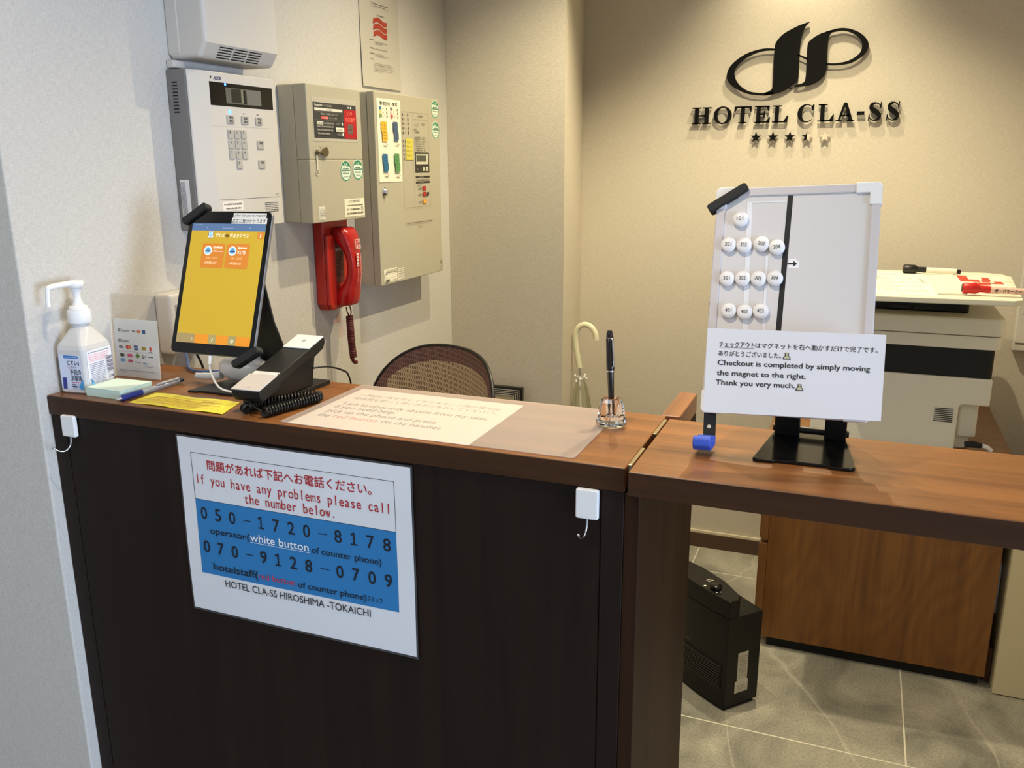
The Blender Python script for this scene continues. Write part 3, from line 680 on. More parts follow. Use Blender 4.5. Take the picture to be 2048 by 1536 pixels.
p.build('call_panel', fd, YZ(.0808))
def green_seal(par, cy, cz, x, ry=.0130, rz=.0130):
    mb = MB(); mb.prism(circ(cy, cz, ry, rz, 28), YZ(x), 0, .0004); o = mb.build('inspection_seal', ink((226, 238, 224)), par)
    q = Print(); g = (44, 132, 96); q.ring(cy, cz, ry * .86, ry * .97, g, 28)
    q.poly([(cy + ry * .86 * math.cos(math.radians(a)), cz + rz * .86 * math.sin(math.radians(a))) for a in range(32, 149, 9)], g)
    q.text('合格', cy - ry * .32, cz + rz * .50, cy + ry * .32, rz * .26, (232, 244, 232)); q.rect(cy - ry * .76, cz + rz * .02, cy + ry * .76, cz + rz * .12, (60, 110, 88))
    q.dashes(cy - ry * .55, cz + rz * .18, cy + ry * .55, rz * .16, (80, 130, 100)); q.dashes(cy - ry * .6, cz - rz * .26, cy + ry * .6, rz * .16, (150, 170, 150)); q.dashes(cy - ry * .4, cz - rz * .56, cy + ry * .4, rz * .14, (160, 176, 158))
    q.build('seal_print', o, YZ(x + .0004))
green_seal(fd, .8432, 1.4627, .0802, .0245, .0250); green_seal(fd, .8985, 1.4652, .0802, .0245, .0250)
p = Print(); p.rect(.8300, 1.3530, .9220, 1.3960, (238, 234, 212)); p.text('火災通報装置', .8480, 1.3868, .9000, .0060, (50, 48, 44), 0.01); p.dashes(.8400, 1.3785, .9140, .0034, (110, 104, 92)); p.text('認評 火通', .8380, 1.3685, .8620, .0046, (60, 58, 52)); p.dashes(.8650, 1.3685, .8980, .0046, (90, 86, 78)); p.ring(.9090, 1.3710, .0034, .0048, (70, 68, 60)); p.dashes(.8380, 1.3590, .9150, .0044, (70, 66, 58)); p.build('sticker', fd, YZ(.0801))
p = Print(); p.rect(.7190, 1.3530, .7450, 1.3825, (240, 236, 222)); [p.dashes(.7205, 1.3785 - k * .0042, .7430, .0022, (90, 86, 80)) for k in range(6)]
p.build('sticker', fd, YZ(.0801))
KEYM = mat('key_metal', (122, 110, 88), 0.35, metal=0.8, noise=0.05)
kk = thing('lock_key', 'small metal key with clear tag in the dialler box lock', 'key', (.082, .73, 1.50))
MB().lathe([(.0055, 0), (.0055, .004), (.004, .0048)], 16, Matrix.Translation((.0803, .7240, 1.5060)) @ Matrix.Rotation(PI / 2, 4, 'Y')).build('lock_barrel', KEYM, kk)
MB().prism([(.7240, 1.5040), (.7340, 1.5045), (.7400, 1.5000), (.7560, 1.4965), (.7640, 1.5030), (.7640, 1.5120), (.7560, 1.5190), (.7420, 1.5150), (.7340, 1.5085), (.7240, 1.5085)], YZ(.0852), 0, .002).build('bow', KEYM, kk, bevel=0.0006)
MB().tube([(.0875 + .0 * k, .7235 + .0075 * math.cos(k * .5), 1.5140 + .0060 * math.sin(k * .5)) for k in range(13)], .0007, 8).build('ring', STEEL, kk)
MB().prism(rrect(.7195, 1.4640, .7240, 1.5010, .002), YZ(.0812), 0, .001).ringprism(circ(.7215, 1.4600, .0058, n=18), circ(.7215, 1.4600, .0040, n=18), YZ(.0812), 0, .001).build('tag_strap', mat('clear_tag', (222, 216, 196), 0.35, noise=0.02), kk)

# --- main alarm panel
ap = thing('fire_alarm_panel', 'large cream fire alarm panel with colour floor plans near the wall corner', 'alarm panel', (0, 1.18, 1.16))
MB().box(.0005, .052, 1.0000, 1.3720, 1.1600, 1.6600).build('back_box', CREAM, ap, bevel=0.002)
MB().box(.0535, .0750, .9995, 1.3725, 1.1590, 1.6610).build('door', CREAM, ap, bevel=0.002)
MB().lathe([(.0090, 0), (.0090, .002), (.0060, .004), (.0055, .009), (.0040, .010)], 20, Matrix.Translation((.0750, 1.0330, 1.4060)) @ Matrix.Rotation(PI / 2, 4, 'Y'), sx=1.5).build('lock', STEEL, ap)
MB().prism([(1.0106, 1.4323), (1.1345, 1.4323), (1.1351, 1.6445), (1.0106, 1.6445)], YZ(.0752), 0, .0012).build('floor_plan_card', ink((240, 234, 214)), ap)
p = Print(); p.text('警戒区域一覧図', 1.0260, 1.6290, 1.1187, .0085, (70, 62, 52), 0.01)
for j, (ca, cb) in enumerate((((52, 108, 150), (112, 100, 120)), ((214, 206, 120), (216, 190, 190)), ((112, 146, 84), (200, 80, 74)))):
    z = 1.6168 - j * .0095
    for yy, cc in ((1.0227, ca), (1.0800, cb)):
        p.rect(yy, z, yy + .0105, z + .0078, cc); p.dashes(yy + .016, z + .002, yy + .022, .003, (150, 140, 124)); p.rect(yy + .036, z + .001, yy + .040, z + .0055, (100, 90, 80)); p.frame(yy - .001, z - .0008, yy + .050, z + .0088, .0004, (206, 198, 178))
for (a, b, c, d, cc, dk) in ((1.0265, 1.5360, 1.0585, 1.5880, (222, 178, 56), (120, 96, 40)), (1.0895, 1.5380, 1.1175, 1.5890, (76, 96, 128), (60, 74, 100)), (1.0275, 1.4580, 1.0565, 1.5055, (46, 108, 150), (36, 84, 120)), (1.0890, 1.4560, 1.1185, 1.5065, (92, 146, 90), (70, 118, 70))):
    p.poly([(a, d), (c - .004, d - .001), (c - .003, (b + d) / 2), (c, (b + d) / 2 - .002), (c, b), (a + .004, b), (a + .004, (b + d) / 2 - .004), (a, (b + d) / 2)], cc)
    for k in range(5): p.rect(a + .004, b + (k + .8) * (d - b) / 6, c - .005, b + (k + .8) * (d - b) / 6 + .0007, dk)
    p.rect((a + c) / 2, b + .002, (a + c) / 2 + .0007, d - .003, dk); p.rect(a + .012, b - .010, a + .030, b - .005, (228, 220, 200)); p.rect(a + .024, b - .009, a + .027, b - .006, (90, 84, 74)); p.rect(c - .006, b, c - .001, b + .004, (240, 236, 222))
p.build('floor_plan_print', ap, YZ(.0764))
p = Print(); p.frame(1.1430, 1.3590, 1.3030, 1.6178, .0006, (150, 140, 116)); p.rect(1.2035, 1.36, 1.2041, 1.614, (160, 150, 126))
for k in range(10):
    z = 1.6060 - k * .0118 if k < 5 else 1.5955 - k * .0118
    p.rect(1.1470, z, 1.1510, z + .007, (96, 88, 76)); p.rect(1.1585, z + .001, 1.1600, z + .006, (140, 130, 112)); p.rect(1.1760, z, 1.1810, z + .008, (96, 88, 76)) if k < 5 else None
p.rect(1.1600, 1.4900, 1.2020, 1.5470, (212, 200, 84))
for k in range(4): p.text('呼出し中', 1.1640, 1.5350 - k * .0118, 1.1930, .0058, (110, 104, 50))
p.text('火災受信機', 1.2340, 1.6070, 1.2640, .0060, (80, 74, 64)); p.rect(1.2060, 1.6000, 1.3000, 1.6006, (130, 120, 100)); p.text('火災', 1.2160, 1.5830, 1.2430, .0095, (170, 160, 138)); p.text('代表', 1.2560, 1.5850, 1.2790, .0070, (96, 88, 76))
for k, z in enumerate((1.5720, 1.5650)): p.dashes(1.2120, z, 1.2420 if k else 1.2300, .0034, (90, 82, 70))
for k in range(7): p.dashes(1.2120, 1.5500 - k * .0060, 1.2480, .0032, (84, 76, 66)); p.dashes(1.2570, 1.5500 - k * .0060, 1.2760 if k < 3 else 1.2650, .0032, (84, 76, 66)); p.rect(1.2680, 1.5490 - k * .006, 1.2980, 1.5494 - k * .006, (176, 166, 142))
p.build('printing', ap, YZ(.0751)); p = Print(); p.rect(1.2125, 1.4545, 1.2990, 1.5110, (58, 54, 48)); p.rect(1.2190, 1.4780, 1.2930, 1.5060, (206, 202, 182)); p.rect(1.2205, 1.4850, 1.2820, 1.5020, (84, 86, 74))
for k in range(4): p.rrect(1.2220 + k * .0190, 1.4590, 1.2340 + k * .0190, 1.4700, .002, (226, 222, 206) if k > 1 else (44, 42, 38)); p.text('▲' if k == 0 else '▼' if k == 1 else '消', 1.2250 + k * .019, 1.4620, 1.2305 + k * .019, .0050, (150, 146, 136) if k < 2 else (60, 60, 56))
p.build('display', ap, YZ(.0752)); p = Print(); p.rect(1.2140, 1.4395, 1.3000, 1.4450, (52, 46, 40)); p.rect(1.2140, 1.4250, 1.3000, 1.4305, (52, 46, 40)); p.dashes(1.2180, 1.4325, 1.2960, .0040, (90, 82, 70)); p.dashes(1.2360, 1.4410, 1.2640, .0025, (150, 144, 130)); p.dashes(1.2360, 1.4265, 1.2640, .0025, (150, 144, 130))
for z, cc in ((1.4105, (168, 44, 38)), (1.3940, (168, 44, 38)), (1.3735, (226, 152, 62))):
    p.rrect(1.2520, z - .0062, 1.2735, z + .0060, .001, cc); p.dashes(1.2250, z - .002, 1.2490, .0040, (110, 100, 86)); p.rect(1.2590, z - .003, 1.2660, z + .003, tuple(min(255, int(v * 1.2)) for v in cc))
p.rect(1.2760, 1.3890, 1.2890, 1.3990, (70, 50, 46)); p.dashes(1.2200, 1.4190, 1.2450, .0034, (120, 110, 94))
p.frame(1.1479, 1.3160, 1.3036, 1.3590, .0005, (176, 164, 136)); p.rect(1.1479, 1.3155, 1.3036, 1.3172, (96, 82, 60)); p.rect(1.2150, 1.3582, 1.2450, 1.3592, (150, 138, 110)); p.text('Panasonic', 1.2140, 1.3030, 1.2400, .0032, (90, 82, 70))
p.build('printing', ap, YZ(.0751))
p = Print(); p.rect(1.0150, 1.1655, 1.0868, 1.2015, (240, 234, 214)); p.rect(1.0165, 1.1760, 1.0860, 1.1766, (150, 140, 120)); p.rect(1.0165, 1.1860, 1.0860, 1.1866, (150, 140, 120)); [p.dashes(1.0280, 1.1900 + k * .0036, 1.0850, .0020, (120, 112, 98)) for k in range(3)]; p.rect(1.0190, 1.1670, 1.0380, 1.1740, (90, 86, 70)); p.dashes(1.0580, 1.1690, 1.0840, .0024, (130, 120, 104)); p.poly([(1.017, 1.188), (1.025, 1.188), (1.021, 1.195)], (110, 104, 92))
p.build('sticker', ap, YZ(.0751)); p = Print(); p.rect(1.0910, 1.1655, 1.1266, 1.1965, (240, 234, 214)); [p.dashes(1.0930, 1.1920 - k * .0052, 1.1245, .0024, (130, 122, 106)) for k in range(5)]
p.build('sticker', ap, YZ(.0751)); p = Print(); p.frame(1.3560, 1.1640, 1.3690, 1.1930, .0008, (140, 126, 96)); p.ring(1.3625, 1.1860, .0025, .0042, (110, 100, 76))
p.build('sticker', ap, YZ(.0751))
green_seal(ap, 1.3450, 1.6324, .0752, .0240, .0250); green_seal(ap, 1.3455, 1.5740, .0752, .0240, .0250)

# --- pinned sheet with red square
dc = thing('wall_notice', 'white paper sheet with wavy red square on the left wall', 'notice', (0.002, 1.17, 1.68))
DW = lambda u, v, w: (.0015 + .003 * (1 - min(1, max(0, (v - 1.68) / .3))) ** 2 + .0012 * math.sin((u - 1.07) * 20) + w, u, v)
MB().sheet(4, 8, lambda s, t: DW(1.0690 + .2085 * s, 1.6815 + .2965 * t, 0.0005), 0.0003).build('paper', mat('notice_paper', (192, 186, 176), 0.6, noise=0.015), dc)
p = Print(); RD = (166, 62, 46)
def band(z0, z1):
    n = 14; f = lambda s: .004 * math.sin(s * 2 * PI - .6)
    return [(1.1346 - .003 * 0 + (1.2090 - 1.1346) * k / n, z1 + f(k / n)) for k in range(n + 1)] + [(1.2075 - (1.2075 - 1.1325) * k / n, z0 + f(1 - k / n)) for k in range(n + 1)]
for a, b in ((1.8455, 1.8580), (1.8290, 1.8430), (1.8125, 1.8265)): p.poly(band(a, b), RD)
p.rect(1.2170, 1.8300, 1.2360, 1.8550, (190, 184, 172)); p.frame(1.1265, 1.8860, 1.2240, 1.8975, .0005, (140, 132, 120)); p.dashes(1.1330, 1.8935, 1.2150, .0025, (110, 104, 96)); p.dashes(1.1400, 1.8885, 1.2050, .0020, (110, 104, 96)); p.dashes(1.1560, 1.8660, 1.1920, .0030, (120, 112, 102))
for z, a, b in ((1.8010, 1.1112, 1.1300), (1.7800, 1.1112, 1.1330), (1.7665, 1.1112, 1.1330), (1.7525, 1.1120, 1.1250)): p.dashes(a, z, b, .0028, (110, 104, 96))
for z, b in ((1.7975, 1.2050), (1.7930, 1.1760), (1.7800, 1.2010), (1.7660, 1.1850), (1.7625, 1.2050), (1.7420, 1.2150), (1.7375, 1.2280), (1.7330, 1.1330), (1.7290, 1.2280), (1.7255, 1.1700)): p.dashes(1.1270 if z < 1.75 else 1.1370, z, b, .0022, (124, 116, 106))
p.build('printing', dc, DW, off=0.0008, step=0.00001)

# --- red emergency phone
RED = mat('red_gloss', (176, 22, 24), 0.28, noise=0.04, nscale=20, coat=0.3)
RED2 = mat('red_matt', (182, 44, 34), 0.4, noise=0.04, nscale=20)
rp = thing('emergency_telephone', 'red wall telephone with handset hanging under the cream dialler box', 'telephone', (0, .86, 1.115))
MB().prism([(.803, 1.136), (.815, 1.118), (.905, 1.118), (.918, 1.130), (.918, 1.3450), (.803, 1.3450)], YZ(.0006), 0, .030).build('cradle', RED2, rp, bevel=0.005, seg=3)
MB().prism([(.803, 1.136), (.815, 1.120), (.840, 1.120), (.840, 1.3000), (.830, 1.3100), (.803, 1.3100)], YZ(.031), 0, .010).build('side_block', RED2, rp, bevel=0.004, seg=3)
MB().box(.0308, .0330, .8480, .8860, 1.1860, 1.2790).build('cradle_plate', mat('cradle_brown', (120, 52, 44), 0.5, noise=0.05), rp)
s_ = MB()
for k in range(14): s_.box(.0331, .0338, .8500, .8840, 1.2000 + k * .0046, 1.2012 + k * .0046)
s_.build('speaker_slots', DARK, rp)
MB().box(.0331, .0342, .8500, .8830, 1.2660, 1.2740).build('hook_switch', KEYG, rp, bevel=0.001)
hs = MB()
prof = [(1.1270, .056, .014, .028), (1.1310, .050, .024, .033), (1.1480, .051, .028, .035), (1.1680, .058, .024, .033), (1.1850, .070, .014, .026), (1.2100, .077, .012, .024), (1.2400, .078, .012, .024), (1.2680, .072, .014, .026), (1.2860, .061, .023, .032), (1.3060, .053, .028, .035), (1.3220, .049, .024, .033), (1.3270, .050, .014, .026)]
vs = []; n = 16
for z, cx, rx, ry in prof:
    for k in range(n):
        a = 2 * PI * k / n; sg = lambda t: math.copysign(abs(t) ** .6, t)
        vs.append((cx + rx * sg(math.cos(a)), .866 + ry * sg(math.sin(a)), z))
hs.add(vs, [[i * n + k, i * n + (k + 1) % n, (i + 1) * n + (k + 1) % n, (i + 1) * n + k] for i in range(len(prof) - 1) for k in range(n)] + [list(range(n))[::-1], [(len(prof) - 1) * n + k for k in range(n)]], 0, True)
ho = hs.build('handset', RED, rp, subsurf=1)
HSX = lambda z: .0905 if 1.18 < z < 1.28 else .084
HP = lambda u, v, w: (.0912 - max(0, abs(v - 1.235) - .03) * .14 + w, u, v)
p = Print(); p.frame(.8560, 1.2720, .8800, 1.2960, .0012, (236, 200, 196)); p.text('119', .8590, 1.2860, .8770, .0070, (236, 200, 196), 0.01); p.text('専用', .8590, 1.2750, .8770, .0080, (236, 200, 196), 0.01)
p.rect(.8560, 1.2280, .8640, 1.2620, (238, 226, 222)); [p.circle(.8600, 1.2330 + k * .0075, .0022, (176, 60, 56)) for k in range(4)]; p.dashes(1.1900, .8580, 1.2230, .0030, (226, 170, 166), vert=True); p.dashes(1.1700, .8700, 1.2600, .0030, (226, 170, 166), vert=True)
p.build('handset_label', ho, HP, off=0.0003)
MB().prism(rrect(.885, 1.1300, .930, 1.1720, .003), YZ(.045), 0, .001).build('clear_card', thin_clear('card_clear', (245, 200, 196), 0.2), rp)
cr_ = mat('cord_maroon', (92, 30, 32), 0.45, noise=0.05)
MB().tube(cord_coil([(.050, .872, 1.098), (.052, .871, 1.06), (.053, .872, 1.02), (.055, .874, .985)], .0078, 26), .0024, 6).build('coiled_cord', cr_, rp)
MB().tube(spline([(.050, .860, 1.122), (.050, .864, 1.108), (.051, .872, 1.097), (.051, .880, 1.106), (.049, .878, 1.122)], 6), .0017, 8).build('cord_lead', cr_, rp)
MB().tube(spline([(.055, .868, .985), (.056, .874, .975), (.057, .884, .972)], 5), .0050, 10).build('cord_end', cr_, rp)

# --- white modem / outlet box behind the tablet
md = thing('wall_modem', 'white plastic network box on the left wall behind the tablet', 'network box', (0, .32, 1.12))
MB().box(.0006, .040, .2600, .3750, 1.1180, 1.2370).build('case', OFFW, md, bevel=0.006, seg=3)
MB().box(.0401, .0425, .2760, .3680, 1.1350, 1.2180).build('front_cover', OFFW, md, bevel=0.001)
s_ = MB()
for k in range(22): s_.box(.0404, .0409, .2722, .2748, 1.1360 + k * .0037, 1.1374 + k * .0037)
s_.build('vents', mat('vent_grey', (150, 142, 136), 0.6, noise=0.02), md)
MB().lathe([(.0020, 0), (.0020, .0005), (.0002, .0008)], 10, Matrix.Translation((.0426, .3060, 1.2140)) @ Matrix.Rotation(PI / 2, 4, 'Y')).build('indicator_light', mat('green_led', (120, 255, 90), 0.4, emit=5.0, noise=0.01), md)

# ================================================================== things on the counter
def at(M): return lambda u, v, w: tuple(M @ Vector((u, v, w)))
LOC = lambda u, v, w: (u, v, w)
# --- hand sanitiser
ba = math.radians(6)
Mb = Matrix.Translation((.0335, .0560, 1.1001)) @ Matrix.Rotation(ba, 4, 'Z')
bo = thing('sanitiser_bottle', 'white hand sanitiser pump bottle with blue printed label by the wall', 'bottle', M=Mb)
BOT = mat('milky_bottle', (206, 204, 204), 0.35, noise=0.015, nscale=40, spec=0.5)
def section(hx, hy, r, z, n=5): return [(u, v, z) for u, v in rrect(-hx, -hy, hx, hy, r, n)]
mb = MB(); secs = [section(.026, .031, .008, 0), section(.0292, .0345, .009, .003), section(.0292, .0345, .009, .076), section(.0280, .033, .010, .0835), section(.0165, .0175, .0140, .108), section(.0140, .0140, .0139, .1125), section(.0140, .0140, .0139, .121)]
n = len(secs[0]); vs = [q for s_ in secs for q in s_]
mb.add(vs, [[i * n + k, i * n + (k + 1) % n, (i + 1) * n + (k + 1) % n, (i + 1) * n + k] for i in range(len(secs) - 1) for k in range(n)] + [list(range(n))[::-1], [(len(secs) - 1) * n + k for k in range(n)]], 0, False)
mb.build('body', BOT, bo, bevel=0.002, seg=3, world=False)
MB().lathe([(.0182, .1185), (.0190, .1200), (.0182, .1400), (.0178, .1408)], 28).build('screw_cap', WPLAS, bo, world=False, bevel=0.0006)
MB().lathe([(.0150, .1410), (.0150, .1460), (.0130, .1475), (.0085, .1480), (.0080, .1520), (.0062, .1560), (.0055, .1650), (.0085, .1740), (.0090, .1775)], 24).build('pump_stem', WPLAS, bo, world=False)
MB().lathe([(.0105, .1780), (.0132, .1800), (.0136, .1860), (.0125, .1895), (.0080, .1905)], 28).build('pump_head', WPLAS, bo, world=False)
MB().tube(spline([(0, -.006, .1865), (-.002, -.030, .1862), (-.004, -.052, .1850), (-.0045, -.056, .1820), (-.005, -.058, .1700), (-.005, -.059, .1540)], 4), [.0052] * 8 + [.0045] * 4 + [.0040] * 3 + [.0036] * 6, 12).build('nozzle', WPLAS, bo, world=False)
FR = lambda u, v, w: (u, -.0345 - w, v); RT = lambda u, v, w: (.0292 + w, u, v)
p = Print(); p.rrect(-.0225, .0085, .0225, .0680, .002, (206, 214, 236)); p.rrect(-.0130, .0620, .0170, .0670, .002, (40, 108, 186)); p.dashes(-.0110, .0636, .0150, .0018, (180, 206, 236))
N_ = (36, 40, 84)
p.text('ビオレu', -.0060, .0510, .0180, .0090, (24, 26, 44), 0.02); p.ring(-.0035, .0465, .0022, .0028, (220, 130, 140)); p.text('Bioré', .0010, .0455, .0105, .0040, (120, 124, 150))
p.text('手指の', -.0025, .0345, .0200, .0095, (28, 30, 48), 0.012); p.text('消毒液', -.0025, .0235, .0205, .0095, (28, 30, 48), 0.012)
p.dashes(-.0010, .0195, .0200, .0022, (206, 90, 100)); p.dashes(-.0010, .0160, .0090, .0022, (60, 62, 80)); p.rect(-.0010, .0118, .0090, .0145, (60, 62, 80)); p.ring(.0125, .0150, .0018, .0026, (120, 122, 150)); p.dashes(.0000, .0090, .0120, .0014, (120, 124, 150))
p.poly([(-.0200, .0085), (-.0120, .0085), (-.0110, .0280), (-.0190, .0280)], (52, 58, 140))
p.poly([(.0225, .0080), (.0225, .0270), (.0120, .0130), (.0150, .0085)], (70, 150, 206))
p.build('front_label', bo, FR, world=False, off=.0002, step=.00001)
p = Print(); p.rrect(-.0280, .0060, .0300, .0740, .002, (232, 234, 244))
p.dashes(-.0240, .0690, .0260, .0022, (90, 92, 110)); [p.dashes(-.0240, .0650 - k * .0034, .0250 - k * .003, .0020, (232, 170, 184)) for k in range(4)]
[p.dashes(-.0240, .0500 - k * .0030, .0100, .0016, (120, 120, 160)) for k in range(14)]
for k in range(13): p.rect(.0130, .0300 + k * .0023, .0260, .0300 + k * .0023 + (.0014 if k % 3 else .0007), (70, 70, 120))
p.ring(.0165, .0220, .0018, .0026, (80, 80, 110)); p.rect(.0220, .0200, .0260, .0240, (100, 100, 130)); p.frame(.0140, .0100, .0190, .0160, .0005, (180, 180, 200)); p.dashes(.0210, .0120, .0260, .0030, (150, 150, 180))
p.poly([(-.0280, .0060), (-.0190, .0060), (-.0200, .0150), (-.0280, .0270)], (96, 176, 224)); p.poly([(-.0280, .0200), (-.0225, .0190), (-.0280, .0285)], (46, 120, 180)); p.poly([(-.0280, .0060), (-.0240, .0060), (-.0280, .0110)], (40, 100, 170)); p.poly([(-.0240, .0120), (-.0200, .0150), (-.0205, .0090)], (60, 140, 200))
p.build('side_label', bo, RT, world=False, off=.0002, step=.00001)

# --- acrylic card stand
ac = thing('card_stand', 'clear acrylic stand holding a card-payment sheet beside the sanitiser', 'card stand', (.055, .165, 1.1003))
ACR = thin_clear('acrylic', (252, 252, 252), 0.2, 0.03, haze=0.012)
AY = lambda v: .1480 + (v - 1.1) * .055
AP = lambda u, v, w: (u, AY(v) - w, v)
MB().prism(rrect(.0020, 1.1003, .1090, 1.2530, .002), AP, -.0035, -.0015).build('back_panel', ACR, ac)
MB().prism(rrect(.0020, 1.1003, .1090, 1.2530, .002), AP, .0010, .0025).build('front_panel', ACR, ac)
MB().box(.0020, .1090, .1520, .1900, 1.1003, 1.1025).build('foot', ACR, ac)
MB().prism([(.0040, 1.1010), (.1075, 1.1010), (.1075, 1.2080), (.0040, 1.2080)], AP, -.0010, .0003).build('card', mat('card_paper', (226, 228, 232), 0.5, noise=0.01), ac)
p = Print(); k = (44, 46, 56)
p.frame(.0140, 1.1845, .0195, 1.1900, .0012, k); p.rect(.0160, 1.1865, .0175, 1.1880, k); p.text('Square', .0215, 1.1845, .0400, .0052, k); p.text('VISA', .0470, 1.1850, .0560, .0036, (40, 44, 90), 0.03, shear=.2); p.circle(.0625, 1.1865, .0028, (200, 60, 50)); p.circle(.0655, 1.1865, .0028, (214, 140, 90)); p.rect(.0720, 1.1832, .0790, 1.1900, (52, 82, 140))
p.frame(.0140, 1.1650, .0192, 1.1702, .0011, k); p.text('Square', .0215, 1.1655, .0380, .0048, k)
p.text('VISA', .0130, 1.1535, .0245, .0050, (40, 44, 90), 0.03, shear=.2); p.circle(.0345, 1.1565, .0040, (200, 60, 50)); p.circle(.0390, 1.1565, .0040, (220, 130, 84)); p.rect(.0500, 1.1520, .0590, 1.1605, (52, 82, 140)); p.text('AMEX', .0508, 1.1548, .0582, .0030, (220, 226, 236)); p.rect(.0680, 1.1530, .0780, 1.1590, (190, 164, 60)); p.text('iD', .0705, 1.1540, .0755, .0042, (40, 36, 20)); p.poly(rrect(.0860, 1.1520, .0910, 1.1600, .002), (206, 70, 60)); p.dashes(.0840, 1.1495, .0925, .0016, (60, 50, 50))
p.rect(.0120, 1.1480, .0960, 1.1484, (170, 172, 178))
p.poly(rrect(.0150, 1.1380, .0260, 1.1440, .003), (70, 84, 84)); p.rect(.0335, 1.1385, .0450, 1.1440, (220, 90, 140)); p.poly([(.0575, 1.1370), (.0630, 1.1415), (.0575, 1.1465), (.0520, 1.1415)], (96, 140, 60)); p.text('Q', .0670, 1.1385, .0720, .005, k, 0.02); p.line(.0735, 1.1395, .0780, 1.1440, .001, k); p.rect(.0820, 1.1405, .0945, 1.1420, (70, 70, 74))
p.rect(.0160, 1.1290, .0265, 1.1345, (90, 170, 214)); p.poly(rrect(.0340, 1.1285, .0450, 1.1335, .002), (206, 90, 110)); p.dashes(.0510, 1.1290, .0640, .0022, (150, 160, 176)); p.dashes(.0690, 1.1270, .0800, .0035, (130, 170, 200))
p.dashes(.0720, 1.1225, .0950, .0010, (130, 132, 140)); p.dashes(.0120, 1.1130, .0960, .0014, (140, 142, 150)); p.dashes(.0120, 1.1105, .0300, .0010, (150, 152, 160))
p.build('card_print', ac, AP, off=0.0004, step=.00001)

# --- note pad, pen, yellow card
padp = [(.0670, .0200), (.1460, .0180), (.1445, .0900), (.0680, .0870)]
pd = thing('sticky_note_pad', 'pale mint sticky note pad lying in front of the sanitiser', 'note pad', (.106, .055, 1.1002))
MB().prism(padp, XY(1.1002), 0, .0148).build('paper_block', mat('mint_paper', (202, 226, 216), 0.7, noise=0.03, nscale=400, stretch=(1, 1, 30)), pd, bevel=0.0004, seg=1)
MB().prism([(q[0] + .0003, q[1] - .0004) for q in padp], XY(1.1151), 0, .0003).build('top_sheet', mat('mint_top', (214, 234, 224), 0.7, noise=0.01), pd)
pn = thing('ballpoint_pen', 'blue gripped clear ballpoint pen lying beside the note pad', 'pen', (.156, .08, 1.1002))
a = Vector((.1515, .0030, 1.1052)); b = Vector((.1590, .1480, 1.1064)); d = (b - a)
Q = lambda t: a + d * t
PCLR = mat('pen_barrel_clear', (196, 202, 214), 0.15, noise=0.02, trans=0.5)
BLU = mat('pen_blue', (36, 52, 132), 0.4, noise=0.05)
MB().tube([Q(0), Q(.03), Q(.06)], [.0008, .0022, .0036], 14).build('tip', STEEL, pn)
MB().tube([Q(.06), Q(.08), Q(.2), Q(.36)], [.0042, .0050, .0048, .0050], 16).build('grip', BLU, pn)
MB().tube([Q(.362), Q(.6), Q(.93)], [.0047, .0047, .0046], 16).build('barrel', PCLR, pn)
MB().tube([Q(.362), Q(.93)], .0018, 10).build('refill', mat('refill_blue', (60, 76, 150), 0.4, noise=0.03), pn)
MB().tube([Q(.932), Q(.96), Q(1.0)], [.0044, .0036, .0034], 14).build('push_button', mat('pen_dark_blue', (22, 28, 60), 0.4, noise=0.03), pn)
up = Vector((.4, -.3, .86)).normalized() * .0062
MB().tube([Q(.58) + up, Q(.62) + up * 1.05, Q(.93) + up * .95], [.0010, .0022, .0024], 10).build('clip', PCLR, pn)
yc = thing('yellow_card', 'bright yellow laminated note card at the counter edge', 'card', (.26, .045, 1.1003))
YPTS = [(.1672, .0125), (.1656, .0740), (.3380, .0770), (.3480, .0690), (.3625, .0095)]
def YW(u, v, w): return (u, v, 1.1012 + .0008 * math.sin(u * 60 + v * 30) + w)
def ysheet(s, t): return YW(.1672 + (.1953 + t * -.0193) * s - .0016 * t, .0125 + t * (.0620 + .002 * s) - .003 * s * (1 - t), 0)
MB().sheet(20, 3, ysheet, .0004).build('paper', mat('yellow_laminate', (255, 240, 44), 0.3, noise=0.02, nscale=30, coat=0.3), yc)
p = Print(); OR = (214, 164, 30)
p.text('操作でお困りのときはお電話ください', .2180, .0600, .3100, .0062, (198, 152, 40))
for k, (x0, x1) in enumerate(((.1850, .3250), (.1820, .2900), (.1800, .3380), (.1780, .3000), (.1770, .3480))): p.dashes(x0, .0510 - k * .0085, x1, .0038, OR if k % 2 else (206, 140, 40))
p.build('card_print', yc, YW, off=0.0006, step=.00001)

# --- tablet in its stand
def basis(c, X, U):
    X = Vector(X).normalized(); U = (Vector(U) - X * Vector(U).dot(X)).normalized(); Nn = X.cross(U)
    return Matrix(((X.x, U.x, Nn.x, c[0]), (X.y, U.y, Nn.y, c[1]), (X.z, U.z, Nn.z, c[2]), (0, 0, 0, 1)))
Mt = basis((.2601, .1516, 1.285), (1.0, .0028, .0088), (-.0093, .3416, .9398))
tb = thing('tablet_computer', 'tablet computer showing a yellow check-in screen', 'tablet', M=Mt)
MB().prism(rrect(-.087, -.1253, .087, .1253, .0095, 6), LOC, -.0075, -.0008).build('shell', mat('tablet_aluminium', (150, 152, 160), 0.35, metal=0.8, noise=0.02), tb, world=False, bevel=0.002, seg=3)
MB().prism(rrect(-.0860, -.1243, .0860, .1243, .0090, 6), LOC, -.0008, 0).build('front_glass', BLKG, tb, world=False)
scr = MB().prism([(-.0775, -.1065), (.0775, -.1065), (.0775, .1030), (-.0775, .1030)], LOC, 0, .00012).build('screen', ink((196, 162, 42), 0.34), tb, world=False)
p = Print(0.35); SBL = (84, 112, 152)
